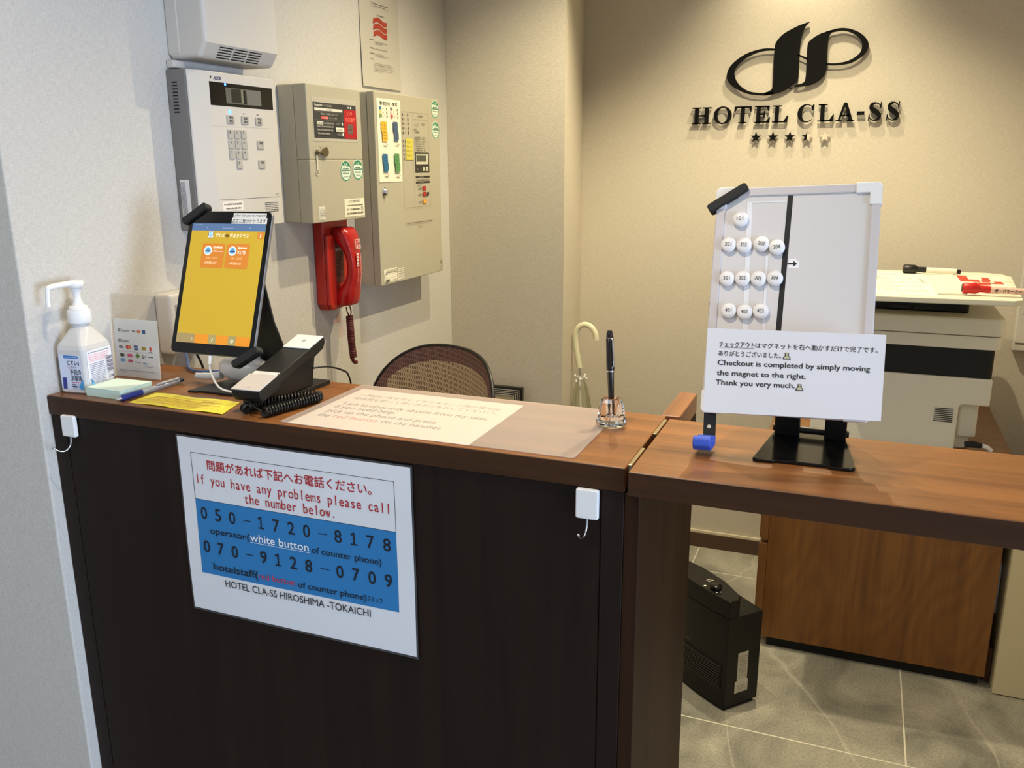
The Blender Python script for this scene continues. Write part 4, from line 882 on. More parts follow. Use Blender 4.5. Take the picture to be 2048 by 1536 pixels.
p.rect(-.0775, .0903, .0775, .1030, SBL); p.rect(-.0775, .0895, .0775, .0903, (170, 150, 84)); p.dashes(-.0730, .1000, -.0540, .0014, (140, 160, 190)); p.rect(-.0120, .0945, .0110, .0955, (140, 164, 194)); p.rect(.0440, .0940, .0475, .0962, (130, 156, 186)); p.rect(-.0455, .0940, -.0435, .0968, (130, 156, 186))
p.rrect(-.0400, .0772, -.0300, .0890, .0015, (236, 242, 250)); p.circle(-.0350, .0838, .0036, (150, 206, 246)); p.ring(-.0350, .0845, .0044, .0053, (40, 60, 96)); p.rect(-.0402, .0768, -.0300, .0780, (80, 70, 40))
Wt = (250, 246, 226)
p.text('テレビ', -.0240, .0795, -.0050, .0068, Wt, 0.02, shear=.12); p.text('de', -.0040, .0795, .0035, .0062, (96, 64, 20), 0.03); p.text('チェックイン', .0055, .0795, .0455, .0068, Wt, 0.02, shear=.12)
p.rect(.0630, .0772, .0755, .0888, (204, 128, 44)); p.text('i', .0683, .0796, .0703, .0066, Wt, 0.03)
for x0, x1, t1, t2 in ((-.0492, -.0010, 'English', '本人確認/Authentication'), (.0028, .0505, 'Japanese', '本人確認')):
    p.rrect(x0, .0250, x1, .0680, .0035, (206, 126, 42)); cx = x0 + .0130; p.circle(cx, .0552, .0082, (244, 248, 252)); p.circle(cx, .0552, .0066, (150, 204, 246)); p.poly([(cx - .0055, .0545), (cx + .0055, .0545), (cx + .001, .0600), (cx - .001, .0606)], (88, 148, 196)); p.rect(cx - .0055, .0528, cx + .0055, .0550, (44, 60, 96))
    p.text(t1, x0 + .0235, .0590, x1 - .0055, .0048, (252, 244, 220), 0.02)
    if len(t2) > 6: p.text(t2, x0 + .0215, .0530, x1 - .0025, .0030, (250, 236, 206))
    else: p.text(t2, x0 + .0235, .0505, x1 - .0075, .0058, (252, 240, 216), 0.02)
    p.text('0:00 - 23:59', x0 + .0110, .0405, x1 - .0130, .0038, (240, 200, 140)); p.text('24時間365日', x0 + .0090, .0318, x1 - .0140, .0044, (250, 220, 170), 0.01)
p.build('screen_image', scr, LOC, world=True, off=.00016, step=.00001); p = Print(0.35); p.rect(-.0775, -.1065, .0775, -.0905, (222, 142, 36)); p.rect(-.0775, -.1065, -.0385, -.0905, (160, 140, 92)); p.rect(-.0095, -.1065, .0070, -.0905, (168, 150, 92)); p.rect(.0320, -.1065, .0480, -.0905, (160, 148, 92))
p.text('A', -.0455, -.1020, -.0425, .0052, (216, 216, 196)); p.text('?', -.0030, -.1020, .0005, .0058, (196, 226, 196), 0.02); p.ring(.0400, -.0990, .0014, .0031, (236, 240, 226), 12)
p.build('toolbar_image', scr, LOC, world=True, off=.00016, step=.00001)
p = Print(); p.ring(-.0030, -.1165, .0046, .0054, (44, 44, 46)); p.build('home_button', tb, LOC, world=False, off=.0001)
p = Print(); p.rect(.0075, .1132, .0760, .1215, (240, 240, 240)); p.text('a few minutes to respond', .0095, .1155, .0735, .0048, (40, 40, 44), 0.006); p.build('sticker', tb, LOC, world=False, off=.0004, step=.00002)
p = Print(); p.rect(.0055, .1030, .0785, .1130, (240, 240, 240)); p.text('応答に数分かかります', .0070, .1046, .0760, .0068, (30, 30, 34), 0.012)
p.build('sticker', tb, LOC, world=False, off=.0004, step=.00002)
ts = thing('tablet_stand', 'black metal stand gripping the tablet at two corners', 'stand', (.29, .16, 1.1003))
def clip(mb, M, p0, p1, wd, z0, z1):
    d = Vector((p1[0] - p0[0], p1[1] - p0[1], 0)); l = d.length; an = math.atan2(d.y, d.x)
    L = M @ Matrix.Translation((p0[0], p0[1], 0)) @ Matrix.Rotation(an, 4, 'Z')
    mb.prism(rrect(0, -wd / 2, l, wd / 2, wd * .3, 3), lambda u, v, w: tuple(L @ Vector((u, v, w))), z0, z1)
RUB = mat('rubber_black', (26, 26, 27), 0.65, noise=0.06, nscale=80)
mb = MB(); clip(mb, Mt, (-.0965, .1035), (-.0510, .1345), .0130, -.0105, .0065); mb.build('corner_grip', RUB, ts, bevel=0.0015)
mb = MB(); clip(mb, Mt, (.0520, -.1395), (.0980, -.1090), .0130, -.0105, .0070); mb.build('corner_grip', RUB, ts, bevel=0.0015)
MB().prism([(.214, .098), (.232, .100), (.236, .104), (.333, .104), (.337, .100), (.362, .100), (.352, .228), (.235, .228)], XY(1.1003), 0, .004).build('base_plate', BLK, ts, bevel=0.001)
ar = MB(); Y1 = .205
ar.prism([(.306, 1.1045), (.352, 1.1045), (.358, 1.130), (.336, 1.215), (.330, 1.290), (.285, 1.290), (.272, 1.210)], lambda u, v, w: (u, Y1 - (v - 1.1045) * .16 + w, v), 0, .004)
ar.build('back_arm', BLK, ts, bevel=0.0008)
mb = MB(); clip(mb, Mt, (-.080, .112), (.083, -.118), .018, -.0125, -.0108); mb.build('cross_arm', BLK, ts)
MB().box(.215, .305, .170, .182, 1.25, 1.275).build('arm_joint', BLK, ts)
cb = Mt @ Vector((-.003, -.1256, -.0035))
ch = thing('charging_cable', 'white charging cable plugged into the bottom of the tablet', 'cable', (cb.x, cb.y, 1.105))
e1 = cb + Vector((0, -.003, -.014))
MB().tube([cb, e1], [.0036, .0034], 10).build('plug', WPLAS, ch)
MB().tube(spline([e1, e1 + Vector((.001, -.001, -.012)), (.272, .104, 1.120), (.292, .098, 1.112), (.320, .106, 1.1075), (.345, .128, 1.1075)], 7), .0019, 8).build('lead', WPLAS, ch)
eg = thing('white_gadget', 'glossy white rounded gadget with thin handle behind the tablet', 'gadget', (.27, .17, 1.1045))
WG = mat('white_gloss', (244, 240, 238), 0.22, noise=0.01, coat=0.3)
mb = MB(); prof = []
for k in range(13):
    t = -1 + 2 * k / 12; prof.append((max(.0008, .0265 * (1 - abs(t) ** 2.3) ** .55), .052 * t))
mb.lathe(prof, 20, Matrix.Translation((.272, .1780, 1.1305)) @ Matrix.Rotation(PI / 2, 4, 'Y'), sx=.96, sy=.95)
mb.build('shell', WG, eg)
MB().tube(spline([(.230, .168, 1.116), (.205, .166, 1.1125), (.180, .166, 1.1110), (.174, .166, 1.1110)], 4), [.0075] * 3 + [.0066] * 4 + [.0058] * 5 + [.0030], 12).build('handle', WG, eg)

# --- hotel phone
ph = thing('desk_phone', 'black counter telephone with pale square buttons at both handset ends', 'telephone', (.39, .12, 1.1003))
Ha = Vector((.4015, .0190, 1.1400)); Hb = Vector((.3935, .2125, 1.1905))
Yh = (Hb - Ha).normalized(); Mh = basis(Ha, Vector((1, .04, 0)), Yh)
PB = mat('phone_black', (24, 23, 22), 0.45, noise=0.06, nscale=80)
def hpr(mb, prof, x0, x1): mb.prism(prof, lambda u, v, w: tuple(Mh @ Vector((w, u, v))), x0, x1)
mb = MB(); hpr(mb, [(0, 0), (.1995, 0), (.2000, -.010), (.190, -.018), (.160, -.020), (.140, -.014), (.060, -.014), (.045, -.022), (.004, -.020), (0, -.012)], -.0262, .0262)
hh = mb.build('handset', PB, ph, bevel=0.0015)
MB().box(-.0258, .0258, 0.0003, .0520, .0002, .0020, M=Mh).build('lower_button', mat('button_silver', (196, 190, 190), 0.35, noise=0.01), hh, bevel=0.0006)
MB().box(-.0258, .0258, .1500, .1992, .0002, .0020, M=Mh).build('upper_button', mat('button_white', (222, 222, 226), 0.35, noise=0.01), hh, bevel=0.0006)
HPL = lambda u, v, w: tuple(Mh @ Vector((u, v, w)))
p = Print(); p.rect(-.0235, .0545, .0235, .0640, (222, 218, 218)); p.text('operator', -.0150, .0570, .0150, .0046, (190, 186, 188)); p.build('sticker', hh, HPL, off=.0004)
p = Print(); p.dashes(-.0040, .0080, .0060, .0010, (130, 126, 126)); p.circle(0, .178, .004, (190, 190, 194)); p.build('button_mark', hh, HPL, off=.0024)
MB().prism([(.050, 1.1085), (.192, 1.1085), (.203, 1.1585), (.196, 1.1610), (.050, 1.1185)], lambda u, v, w: (w, u, v), .3700, .4055).build('wedge_base', PB, ph, bevel=0.001)
MB().prism([(.3650, .060), (.4060, .060), (.4120, .236), (.3640, .236)], XY(1.1003), 0, .0075).build('foot_plate', BLK, ph, bevel=0.0012)
CORD = mat('cord_black', (20, 20, 20), 0.28, noise=0.06, nscale=100)
MB().tube(cord_coil([(.4000, .0240, 1.1095), (.3920, .0290, 1.1095), (.3960, .0500, 1.1100), (.4190, .0850, 1.1105), (.4420, .1180, 1.1105), (.4560, .1330, 1.1095), (.4610, .1190, 1.1090), (.4520, .0850, 1.1090), (.4420, .0450, 1.1090), (.4350, .0180, 1.1090)], .0066, 46, 10), .0021, 7).build('coiled_cord', CORD, ph)
MB().tube(spline([(.4350, .0140, 1.1120), (.4240, .0150, 1.1160), (.4120, .0180, 1.1200), (.4050, .0250, 1.1240)], 5), .0014, 8).build('cord_lead', CORD, ph)
MB().tube(spline([(.4060, .1950, 1.1380), (.4200, .2200, 1.1360), (.4330, .2450, 1.1250), (.4380, .2560, 1.1120), (.4390, .2620, 1.0700), (.4390, .2640, .9000)], 6), .0017, 8).build('line_cord', CORD, ph)
for nm, lb, c, pts in (('wall_cable', 'blue cable running from the wall box over the counter behind the tablet', (84, 110, 176), [(.030, .300, 1.1190), (.060, .270, 1.1080), (.120, .220, 1.1035), (.200, .245, 1.1035), (.225, .238, 1.1035)]),
                       ('wall_cable', 'black cable dropping behind the counter below the wall network box', (24, 22, 22), [(.022, .330, 1.1180), (.030, .345, 1.0700), (.020, .350, 1.0), (.016, .350, .60)]),
                       ('wall_cable', 'thin white cable dropping behind the counter below the wall network box', (232, 230, 226), [(.020, .286, 1.1180), (.016, .276, 1.09), (.014, .268, 1.04), (.012, .265, .60)])):
    tag(MB().tube(spline(pts, 6), .0024, 8).build(nm, mat('cable_%d' % c[0], c, 0.45, noise=0.03)), lb, 'cable')

# --- pen in a glass holder
hd = MB()
hd.lathe([(.0190, 0), (.0228, .0030), (.0228, .0085), (.0205, .0120), (.0190, .0250), (.0160, .0370), (.0138, .0420), (.0078, .0422), (.0068, .0300), (.0045, .0140), (.0006, .0125)], 8, Matrix.Translation((.9475, .1650, 1.1024)) @ Matrix.Rotation(.2, 4, 'Z'), smooth=False, cap=False)
hd.add([hd.v[k] for k in range(8)], [list(range(8))[::-1]])
g = hd.build('pen_holder', mat('crystal', (255, 255, 255), 0.01, trans=1.0, ior=1.5, noise=0.001))
tag(g, 'faceted clear glass pen holder near the flap hinge', 'pen holder')
fp = thing('fountain_pen', 'black capped pen standing in the glass holder', 'pen', (.947, .166, 1.115))
b0 = Vector((.9475, .1655, 1.1175)); b1 = Vector((.9405, .1690, 1.2450)); dq = b1 - b0; Q2 = lambda t: b0 + dq * t
PBK = mat('pen_resin', (26, 16, 16), 0.18, noise=0.05, coat=0.5)
MB().tube([Q2(0), Q2(.04), Q2(.12), Q2(.52)], [.0012, .0030, .0042, .0050], 20).build('barrel', PBK, fp)
MB().tube([Q2(.535), Q2(.55), Q2(.90), Q2(.905)], [.0058, .0060, .0056, .0052], 20).build('cap', PBK, fp)
MB().tube([Q2(.52), Q2(.535)], [.0060, .0060], 20).build('cap_band', STEEL, fp)
MB().tube([Q2(.906), Q2(.915)], [.0052, .0052], 20).build('top_band', STEEL, fp)
MB().tube([Q2(.916), Q2(.96), Q2(.99), Q2(1.0)], [.0052, .0048, .0036, .0010], 20).build('finial', PBK, fp)
o_ = Vector((.0055, -.0045, 0))
MB().tube([Q2(.905) + o_ * .7, Q2(.89) + o_ * 1.1, Q2(.60) + o_ * 1.1, Q2(.585) + o_], [.0013, .0014, .0010, .0014], 8).build('clip', STEEL, fp)

# ================================================================== small whiteboard on its stand on the flap
Mw = basis((1.1862, .165, 1.3026), (.9986, -.0284, .045), (-.0323, .3491, .9365))
wb = thing('magnet_whiteboard', 'small upright whiteboard with numbered room magnets on a black stand', 'whiteboard', M=Mw)
FRM = mat('board_frame', (206, 200, 202), 0.4, noise=0.01)
MB().prism([(-.094, -.145), (.094, -.145), (.094, .145), (-.094, .145)], LOC, -.0060, -.0010).build('surface', mat('board_white', (218, 214, 214), 0.25, noise=0.008, nscale=10, coat=0.2), wb, world=False)
MB().ringprism([(-.105, -.1555), (.105, -.1555), (.105, .1555), (-.105, .1555)], [(-.0930, -.1435), (.0930, -.1435), (.0930, .1435), (-.0930, .1435)], LOC, -.0090, .0015).build('frame', FRM, wb, world=False, bevel=0.0015)
for sx, sy in ((-1, 1), (1, 1), (1, -1), (-1, -1)):
    L_ = [(.0935, .1565), (.0745, .1565), (.0745, .1425), (.0915, .1425), (.0915, .1265), (.1062, .1265), (.1062, .1520), (.1020, .1565)]
    mb = MB(); mb.prism([(sx * a, sy * b) for a, b in L_], LOC, -.0100, .0028); mb.build('corner_cap', WPLAS, wb, world=False, bevel=0.001)
p = Print(); p.poly([(-.0110, .1430), (-.0040, .1430), (-.0040 - .0063, -.1430), (-.0110 - .0063, -.1430)], (26, 24, 26))
p.poly([(-.0045, .0560), (.0045, .0555), (.0090, .0515), (.0090, .0428), (-.0045, .0430)], (242, 242, 246)); p.rect(-.0058, .0478, .0022, .0502, (26, 24, 26)); p.poly([(.0018, .0450), (.0068, .0488), (.0018, .0530)], (26, 24, 26))
p.poly([(-.0640, .1360), (-.0570, .1360), (-.0480, -.1400), (-.0550, -.1400)], (230, 230, 236)); p.poly([(-.0345, .0600), (-.0310, .0600), (-.0270, -.1400), (-.0305, -.1400)], (230, 230, 236)); p.rect(-.0640, .1340, -.0120, .1362, (230, 230, 236))
p.build('tape_marks', wb, LOC, world=False, off=-.0009, step=.00005)
wsd = thing('whiteboard_stand', 'black metal stand with blue rubber foot hook under the small whiteboard', 'stand', (1.222, .15, 1.1003))
MB().prism([(1.160, .088), (1.166, .083), (1.186, .084), (1.190, .088), (1.252, .090), (1.258, .085), (1.280, .086), (1.286, .092), (1.270, .232), (1.176, .222)], XY(1.1003), 0, .0042).build('base_plate', BLKG, wsd, bevel=0.001)
for x0, x1 in ((1.1770, 1.2105), (1.2435, 1.2720)):
    MB().prism([(.200, 1.1046), (.216, 1.1046), (.208, 1.150), (.196, 1.240), (.182, 1.240), (.184, 1.150)], lambda u, v, w: (w, u, v), x0, x1).build('upright', BLK, wsd, bevel=0.0012)
MB().tube([(1.1745, .207, 1.1130), (1.2755, .207, 1.1130)], .0050, 14).build('hinge_pin', BLK, wsd)
MB().box(1.170, 1.276, .176, .1815, 1.21, 1.26).build('back_plate', BLK, wsd)
mb = MB(); clip(mb, Mw, (-.1150, .1250), (-.0645, .1570), .0125, -.0110, .0075); mb.build('corner_grip', RUB, wsd, bevel=0.0015)
MB().prism(rrect(-.1035, -.1985, -.0870, .0, .003), lambda u, v, w: tuple(Mw @ Vector((u - (v + .15) * .03, v, w))), -.0135, -.0115).build('corner_arm', BLK, wsd)
MB().prism(circ(-.0950, -.1745, .0026, n=16), lambda u, v, w: tuple(Mw @ Vector((u, v, w))), -.0112, -.0110).build('arm_hole', ink((222, 214, 190)), wsd)
mb = MB(); clip(mb, Mw, (-.080, .112), (.060, -.12), .018, -.0135, -.0115); mb.build('cross_arm', BLK, wsd)
RB = mat('blue_rubber', (52, 86, 200), 0.55, noise=0.04, nscale=60)
mb = MB(); pb = [(-.0155, -.1860), (-.0095, -.1860), (-.0085, -.1940), (-.0030, -.1990), (.0080, -.2000), (.0110, -.1950), (.0120, -.1900), (.0190, -.1890), (.0230, -.1940), (.0225, -.2030), (.0160, -.2085), (.0060, -.2070), (-.0100, -.2015), (-.0155, -.1995)]
mb.prism(pb, lambda u, v, w: tuple(Mw @ Vector((w, v, u))), -.1095, -.0855); mb.build('foot_hook', RB, wsd, bevel=0.0022, seg=3)
# numbered magnets
MAG = mat('magnet_white', (238, 236, 238), 0.35, noise=0.01)
magp = [('101', -.0710, .1107, 0), ('201', -.0843, .0752, -.05), ('202', -.0635, .0741, -.08), ('203', -.0404, .0755, -.22), ('204', -.0203, .0706, .12), ('301', -.0832, .0279, .05), ('302', -.0621, .0281, .05), ('303', -.0414, .0277, -.25), ('304', -.0201, .0283, -.12), ('401', -.0777, -.0165, -.05), ('402', -.0564, -.0181, .02), ('403', -.0355, -.0166, 0)]
mmesh = MB().lathe([(.0096, 0), (.0104, .0010), (.0104, .0045), (.0094, .0062), (.0060, .0072), (.0003, .0075)], 28)
proto = None
for nme, u, v, rt in magp:
    Mm = Mw @ Matrix.Translation((u, v, -.0008)) @ Matrix.Rotation(rt, 4, 'Z')
    t = thing('room_magnet', 'round white magnet numbered %s on the small whiteboard' % nme, 'magnet', M=Mm, group='numbered room magnets')
    if proto is None: proto = mmesh.build('cap', MAG, t, world=False)
    else:
        c = proto.copy(); COL.objects.link(c); c.parent = t
    q = Print(); q.text(nme, -.0043, -.0024, .0043, .0050, (40, 38, 40), 0.0); q.build('number', t, LOC, world=False, off=.0078)
# paper sign on the board
CAMP = Vector((1.267, -1.023, 1.48)); ks = (.086 + 1.023) / (.105 + 1.023); cs = CAMP + ks * (Vector((1.2018, .105, 1.2163)) - CAMP)
Ms = basis(cs, (.9706, .24, -.0186), (-.0284, .191, .9812))
cs_ = thing('checkout_sign', 'white paper checkout instructions fixed across the foot of the small whiteboard', 'sign', M=Ms)
hw, hh_ = .2207 / 2 * ks, .1091 / 2 * ks
SP = lambda u, v, w: (u, v, .0015 * math.sin(u * 20) * (0.5 - v * 6) + w)
MB().sheet(12, 3, lambda s, t: SP(-hw + 2 * hw * s, -hh_ + 2 * hh_ * t, 0), .0003).build('paper', mat('sign_paper', (222, 216, 214), 0.5, noise=0.01, nscale=10), cs_, world=False)
p = Print(); k = (34, 30, 34); S = lambda *a: [q * ks for q in a]
def tx(t, x0, y, x1, h, b=0.006): p.text(t, x0 * ks, y * ks, x1 * ks, h * ks, k, b)
tx('チェックアウト', -.0945, .0318, -.0500, .0066, 0.01); tx('はマグネットを右へ動かすだけで完了です。', -.0490, .0318, .1011, .0066, 0.004); p.rect(*S(-.0949, .0303, -.0499, .0308), k)
tx('ありがとうございました。', -.0949, .0200, -.0165, .0066, 0.01)
tx('Checkout is completed by simply moving', -.0953, .0077, .0933, .0066, 0.012); tx('the magnet to the right.', -.0958, -.0056, .0156, .0066, 0.012); tx('Thank you very much.', -.0965, -.0180, .0026, .0066, 0.012)
for cx, cy in ((-.0094, .0224), (.0086, -.0168)):
    p.poly([q for q in [(ks * (cx + a), ks * (cy + b)) for a, b in ((-.0050, -.0042), (.0050, -.0042), (.0046, -.0020), (.0022, .0008), (.0026, .0036), (.0010, .0046), (-.0010, .0046), (-.0026, .0036), (-.0022, .0008), (-.0046, -.0020))]], (52, 48, 46))
    p.poly([(ks * (cx + a), ks * (cy + b)) for a, b in ((-.0036, -.0032), (.0036, -.0032), (.0030, -.0014), (0, .0016), (-.0030, -.0014))], (190, 180, 140)); p.circle(ks * cx, ks * (cy + .0030), ks * .0014, (190, 180, 140))
p.build('printing', cs_, SP, world=False, off=.0004, step=.00001)

# ================================================================== behind the counter
# --- drawer cabinet
cab = thing('drawer_cabinet', 'brown wood-grain drawer cabinet under the printer', 'cabinet', (1.4, 1.83, 0))
MB().box(1.0850, 1.7080, 1.5150, 2.1400, .037, .6740).build('body', OAK, cab, bevel=0.002)
MB().box(1.0600, 1.7060, 1.5145, 2.1400, .6745, .7000).build('cabinet_top', OAKF, cab, bevel=0.004)
MB().box(1.1000, 1.6950, 1.5350, 2.1200, .0005, .0365).build('plinth', DARK, cab)
for z0, z1 in ((.055, .350), (.360, .665)):
    MB().prism([(1.0845, z0), (1.0660, z0), (1.0590, z0 + .012), (1.0585, z1 - .075), (1.0600, z1 - .062), (1.0670, z1 - .056), (1.0680, z1 - .048), (1.0620, z1 - .042), (1.0615, z1 - .008), (1.0660, z1), (1.0845, z1)] if z0 > .2 else [(1.0845, z0), (1.0660, z0), (1.0590, z0 + .012), (1.0590, z1 - .006), (1.0640, z1), (1.0845, z1)], lambda u, v, w: (u, w, v), 1.5170, 2.1350).build('drawer', OAKF, cab, bevel=0.002)
# --- printer
PW = mat('printer_white', (236, 231, 216), 0.45, noise=0.012, nscale=30)
PW2 = mat('printer_side', (216, 211, 196), 0.5, noise=0.012, nscale=30)
pt = thing('laser_printer', 'large white multifunction printer with black output slot on the drawer cabinet', 'printer', (1.4, 1.8, .7002))
fy = 1.530
MB().prism([(1.200, fy + .030), (1.560, fy + .030), (1.595, fy + .045), (1.595, 2.05), (1.174, 2.05), (1.174, fy + .050)], XY(.7005), 0, .0390).build('lower_body', PW2, pt, bevel=0.004, seg=3)
MB().prism([(1.176, .7008), (1.556, .7008), (1.556, .828), (1.562, .835), (1.629, .835), (1.629, .9100), (1.176, .9100)], XZ(fy), -.45, 0).build('front_cover', PW, pt, bevel=0.005, seg=3)
MB().prism(rrect(1.557, fy + .022, 1.6080, 2.05, .010, 4), XY(.7400), 0, .0940).build('side_recess', PW2, pt, bevel=0.002)
MB().prism(rrect(1.320, fy + .006, 1.6270, 2.04, .012, 4), XY(.9110), 0, .078).build('output_slot', mat('slot_black', (14, 13, 12), 0.5, noise=0.05), pt)
MB().prism([(1.205, fy), (1.332, fy), (1.332, 2.04), (1.174, 2.04), (1.174, fy + .035), (1.182, fy + .010)], XY(.9105), 0, .0790).build('control_column', PW, pt, bevel=0.003)
MB().prism(rrect(1.174, fy - .002, 1.6390, 2.06, .020, 5), XY(.9900), 0, .0350).build('scanner_base', PW, pt, bevel=0.003, seg=3)
MB().prism(rrect(1.174, fy - .004, 1.6440, 2.06, .022, 5), XY(1.0265), 0, .0480).build('scanner_lid', PW, pt, bevel=0.007, seg=4)
MB().prism(rrect(1.215, fy + .075, 1.560, 1.99, .012, 4), XY(1.0745), 0, .0480).build('feeder', mat('feeder_black', (16, 15, 14), 0.45, noise=0.05), pt, bevel=0.004)
mb = MB(); [mb.box(x, x + .050, fy + .070, fy + .0748, 1.0800, 1.0900) for x in (1.36, 1.42)]; mb.build('feeder_clip', mat('feeder_dark_grey', (46, 44, 40), 0.5, noise=0.04), pt)
vg = MB()
for k in range(8): vg.box(1.4965, 1.5440, fy - .0016, fy - .0010, .7830 + k * .0052, .7852 + k * .0052)
vg.build('vent_grille', DARK, pt)
p = Print(); [p.text('L', x, fy + .004, x + .003, .006, (90, 84, 70)) for x in (1.350, 1.455)]; p.build('lid_mark', pt, XY(1.0746), off=.0002)
pc = thing('power_lead', 'dark plug and white cable stub at the printer\'s lower right side', 'cable', (1.61, 1.56, .72))
MB().tube([(1.5800, fy - .004, .7250), (1.6000, fy - .006, .7285), (1.6220, fy - .004, .7260)], [.008, .010, .007], 12).build('plug', RUB, pc)
MB().tube(spline([(1.6225, fy - .004, .7258), (1.636, fy, .722), (1.648, fy + .004, .712)], 5), .0060, 10).build('lead', WPLAS, pc)
# --- lying board with sheets and markers on top of the printer
TB = mat('tray_white', (236, 232, 214), 0.35, noise=0.01, nscale=20)
bdz = 1.1330
bd = MB().prism([(1.150, 1.335), (1.632, 1.372), (1.652, 1.392), (1.668, 1.62), (1.690, 1.88), (1.672, 1.935), (1.630, 1.958), (1.150, 1.92)], XY(bdz), 0, .0150).build('display_board', TB, bevel=0.003, seg=3)
tag(bd, 'large white board lying flat across the top of the printer', 'board')
zt = bdz + .0152
PG = XY(zt)
def lying(name, label, cat, pts, draw, mt, dz=0.0, th=.0006, group=None):
    t = thing(name, label, cat, (sum(q[0] for q in pts) / len(pts), sum(q[1] for q in pts) / len(pts), zt + dz), group)
    MB().prism(pts, XY(zt + dz), 0, th).build('paper', mt, t)
    if draw: draw(t, zt + dz + th)
    return t
IV = mat('ivory_paper', (240, 236, 220), 0.6, noise=0.01)
def dr1(t, z):
    q = Print()
    for k in range(11):
        q.dashes(1.302 + .002 * k, 1.86 - k * .046, 1.335 + .010 * ((k * 7) % 13), .007, (120, 112, 96))
    q.line(1.43, 1.70, 1.445, 1.62, .003, (120, 112, 96)); q.build('writing', t, XY(z), off=.0003)
lying('note_sheet', 'paper sheet with lines of small writing at the left of the lying board', 'paper', [(1.20, 1.365), (1.458, 1.38), (1.452, 1.89), (1.20, 1.875)], dr1, IV)
def dr2(t, z):
    q = Print(); c = (206, 66, 46)
    for a, b, x, y in ((.00, .30, .025, .09), (.0, .25, .05, .055), (.03, .18, .04, .06), (.03, .14, .03, .03), (.055, .25, .02, .05), (.085, .22, .02, .05), (.03, .22, .075, .02), (.06, .28, .02, .08), (.0, .10, .03, .05), (.01, .06, .03, .03), (.05, .08, .02, .04), (.08, .12, .02, .02), (.04, .02, .03, .02), (.085, .05, .02, .02)):
        q.rect(1.540 + a, 1.46 + b, 1.540 + a + x, 1.46 + b + y, c)
    for k in range(8): q.dashes(1.548, 1.47 + k * .05, 1.63, .006, (130, 120, 104))
    for k in range(5): q.dashes(1.640, 1.50 + k * .06, 1.672, .006, (150, 140, 120))
    q.build('red_marks', t, XY(z), off=.0003)
lying('calendar_sheet', 'printed sheet with red blocks on the lying board', 'paper', [(1.535, 1.455), (1.645, 1.460), (1.672, 1.88), (1.535, 1.87)], dr2, IV)
lying('blank_card', 'blank ivory card between the written sheet and the red-marked sheet', 'card', [(1.462, 1.415), (1.531, 1.425), (1.530, 1.84), (1.462, 1.82)], None, mat('card_ivory', (232, 226, 208), 0.6, noise=0.01), 0, .004)
def marker(name, label, a, b, col, body, caplen=.42):
    t = thing(name, label, 'marker', ((a[0] + b[0]) / 2, (a[1] + b[1]) / 2, zt), 'markers on the lying board')
    A = Vector(a); B = Vector(b); D = B - A; q = lambda s: A + D * s
    MB().tube([q(0), q(.02), q(.20), q(.24), q(.25)], [.0105, .0135, .0135, .0100, .0085], 16).build('cap', col, t)
    MB().tube([q(.25), q(.40)], [.0085, .0085], 16).build('cap_neck', col, t)
    MB().tube([q(.402), q(.93)], [.0082, .0082], 16).build('barrel', body, t)
    MB().tube([q(.932), q(1.0)], [.0072, .0066], 16).build('end_plug', col, t)
    MB().tube([q(-.012), q(-.0005)], [.0100, .0110], 16).build('eraser', mat('eraser_grey', (84, 70, 60), 0.8, noise=0.05), t)
    return t
marker('whiteboard_marker', 'white marker with black cap lying at the back of the board', (1.3950, 1.8600, zt + .0140), (1.5520, 1.8640, zt + .0100), mat('marker_black', (26, 25, 25), 0.4, noise=0.04), mat('marker_white', (232, 228, 214), 0.4, noise=0.02))
mk = marker('whiteboard_marker', 'red capped marker lying at the front of the board', (1.5180, 1.4320, zt + .0185), (1.6760, 1.4320, zt + .0140), mat('marker_red', (196, 34, 34), 0.4, noise=0.04), mat('marker_pale', (226, 190, 176), 0.4, noise=0.03))
p = Print(); p.text('ボードマーカー', 1.590, .0, 1.650, .009, (50, 34, 34), 0.02); p.build('barrel_print', mk, lambda u, v, w: (u, 1.4320 - .0083 - w, zt + .0110 + v), off=.0003)
# --- white cabinet at the right and wall panel
wc = thing('white_cabinet', 'cream low cabinet at the far right beside the drawer cabinet', 'cabinet', (1.86, 1.8, 0))
CRM = mat('cream_panel', (218, 204, 170), 0.5, noise=0.012, nscale=20)
MB().box(1.7300, 1.9800, 1.5000, 1.7200, .0006, .5200).build('body', CRM, wc, bevel=0.002)
MB().box(1.7290, 1.9810, 1.4960, 1.4995, .0040, .5190).build('front_panel', CRM, wc, bevel=0.0008)
tag(MB().box(1.7105, 1.7275, 1.600, 1.625, .20, .36).build('power_strip', WPLAS, bevel=0.003), 'white power strip end in the dark gap between the two cabinets', 'power strip')
tag(MB().box(1.7105, 1.7275, 1.560, 1.600, .0006, .11).build('small_carton', mat('carton_brown', (92, 58, 42), 0.7, noise=0.06)), 'small brown carton in the dark gap between the two cabinets', 'carton')
wp_ = thing('printed_panel', 'white printed panel on the back wall beyond the red marker and printer', 'panel', (1.86, 2.18, .88))
MB().box(1.7600, 1.9600, 2.150, 2.1893, .8750, 1.2050).build('case', OFFW, wp_, bevel=0.004)
p = Print(); [p.dashes(1.775, 1.18 - k * .014, 1.94, .006, (130, 122, 104)) for k in range(14)]; p.rect(1.762, .900, 1.79, .906, (90, 84, 70)); p.build('printing', wp_, XZ(2.150))

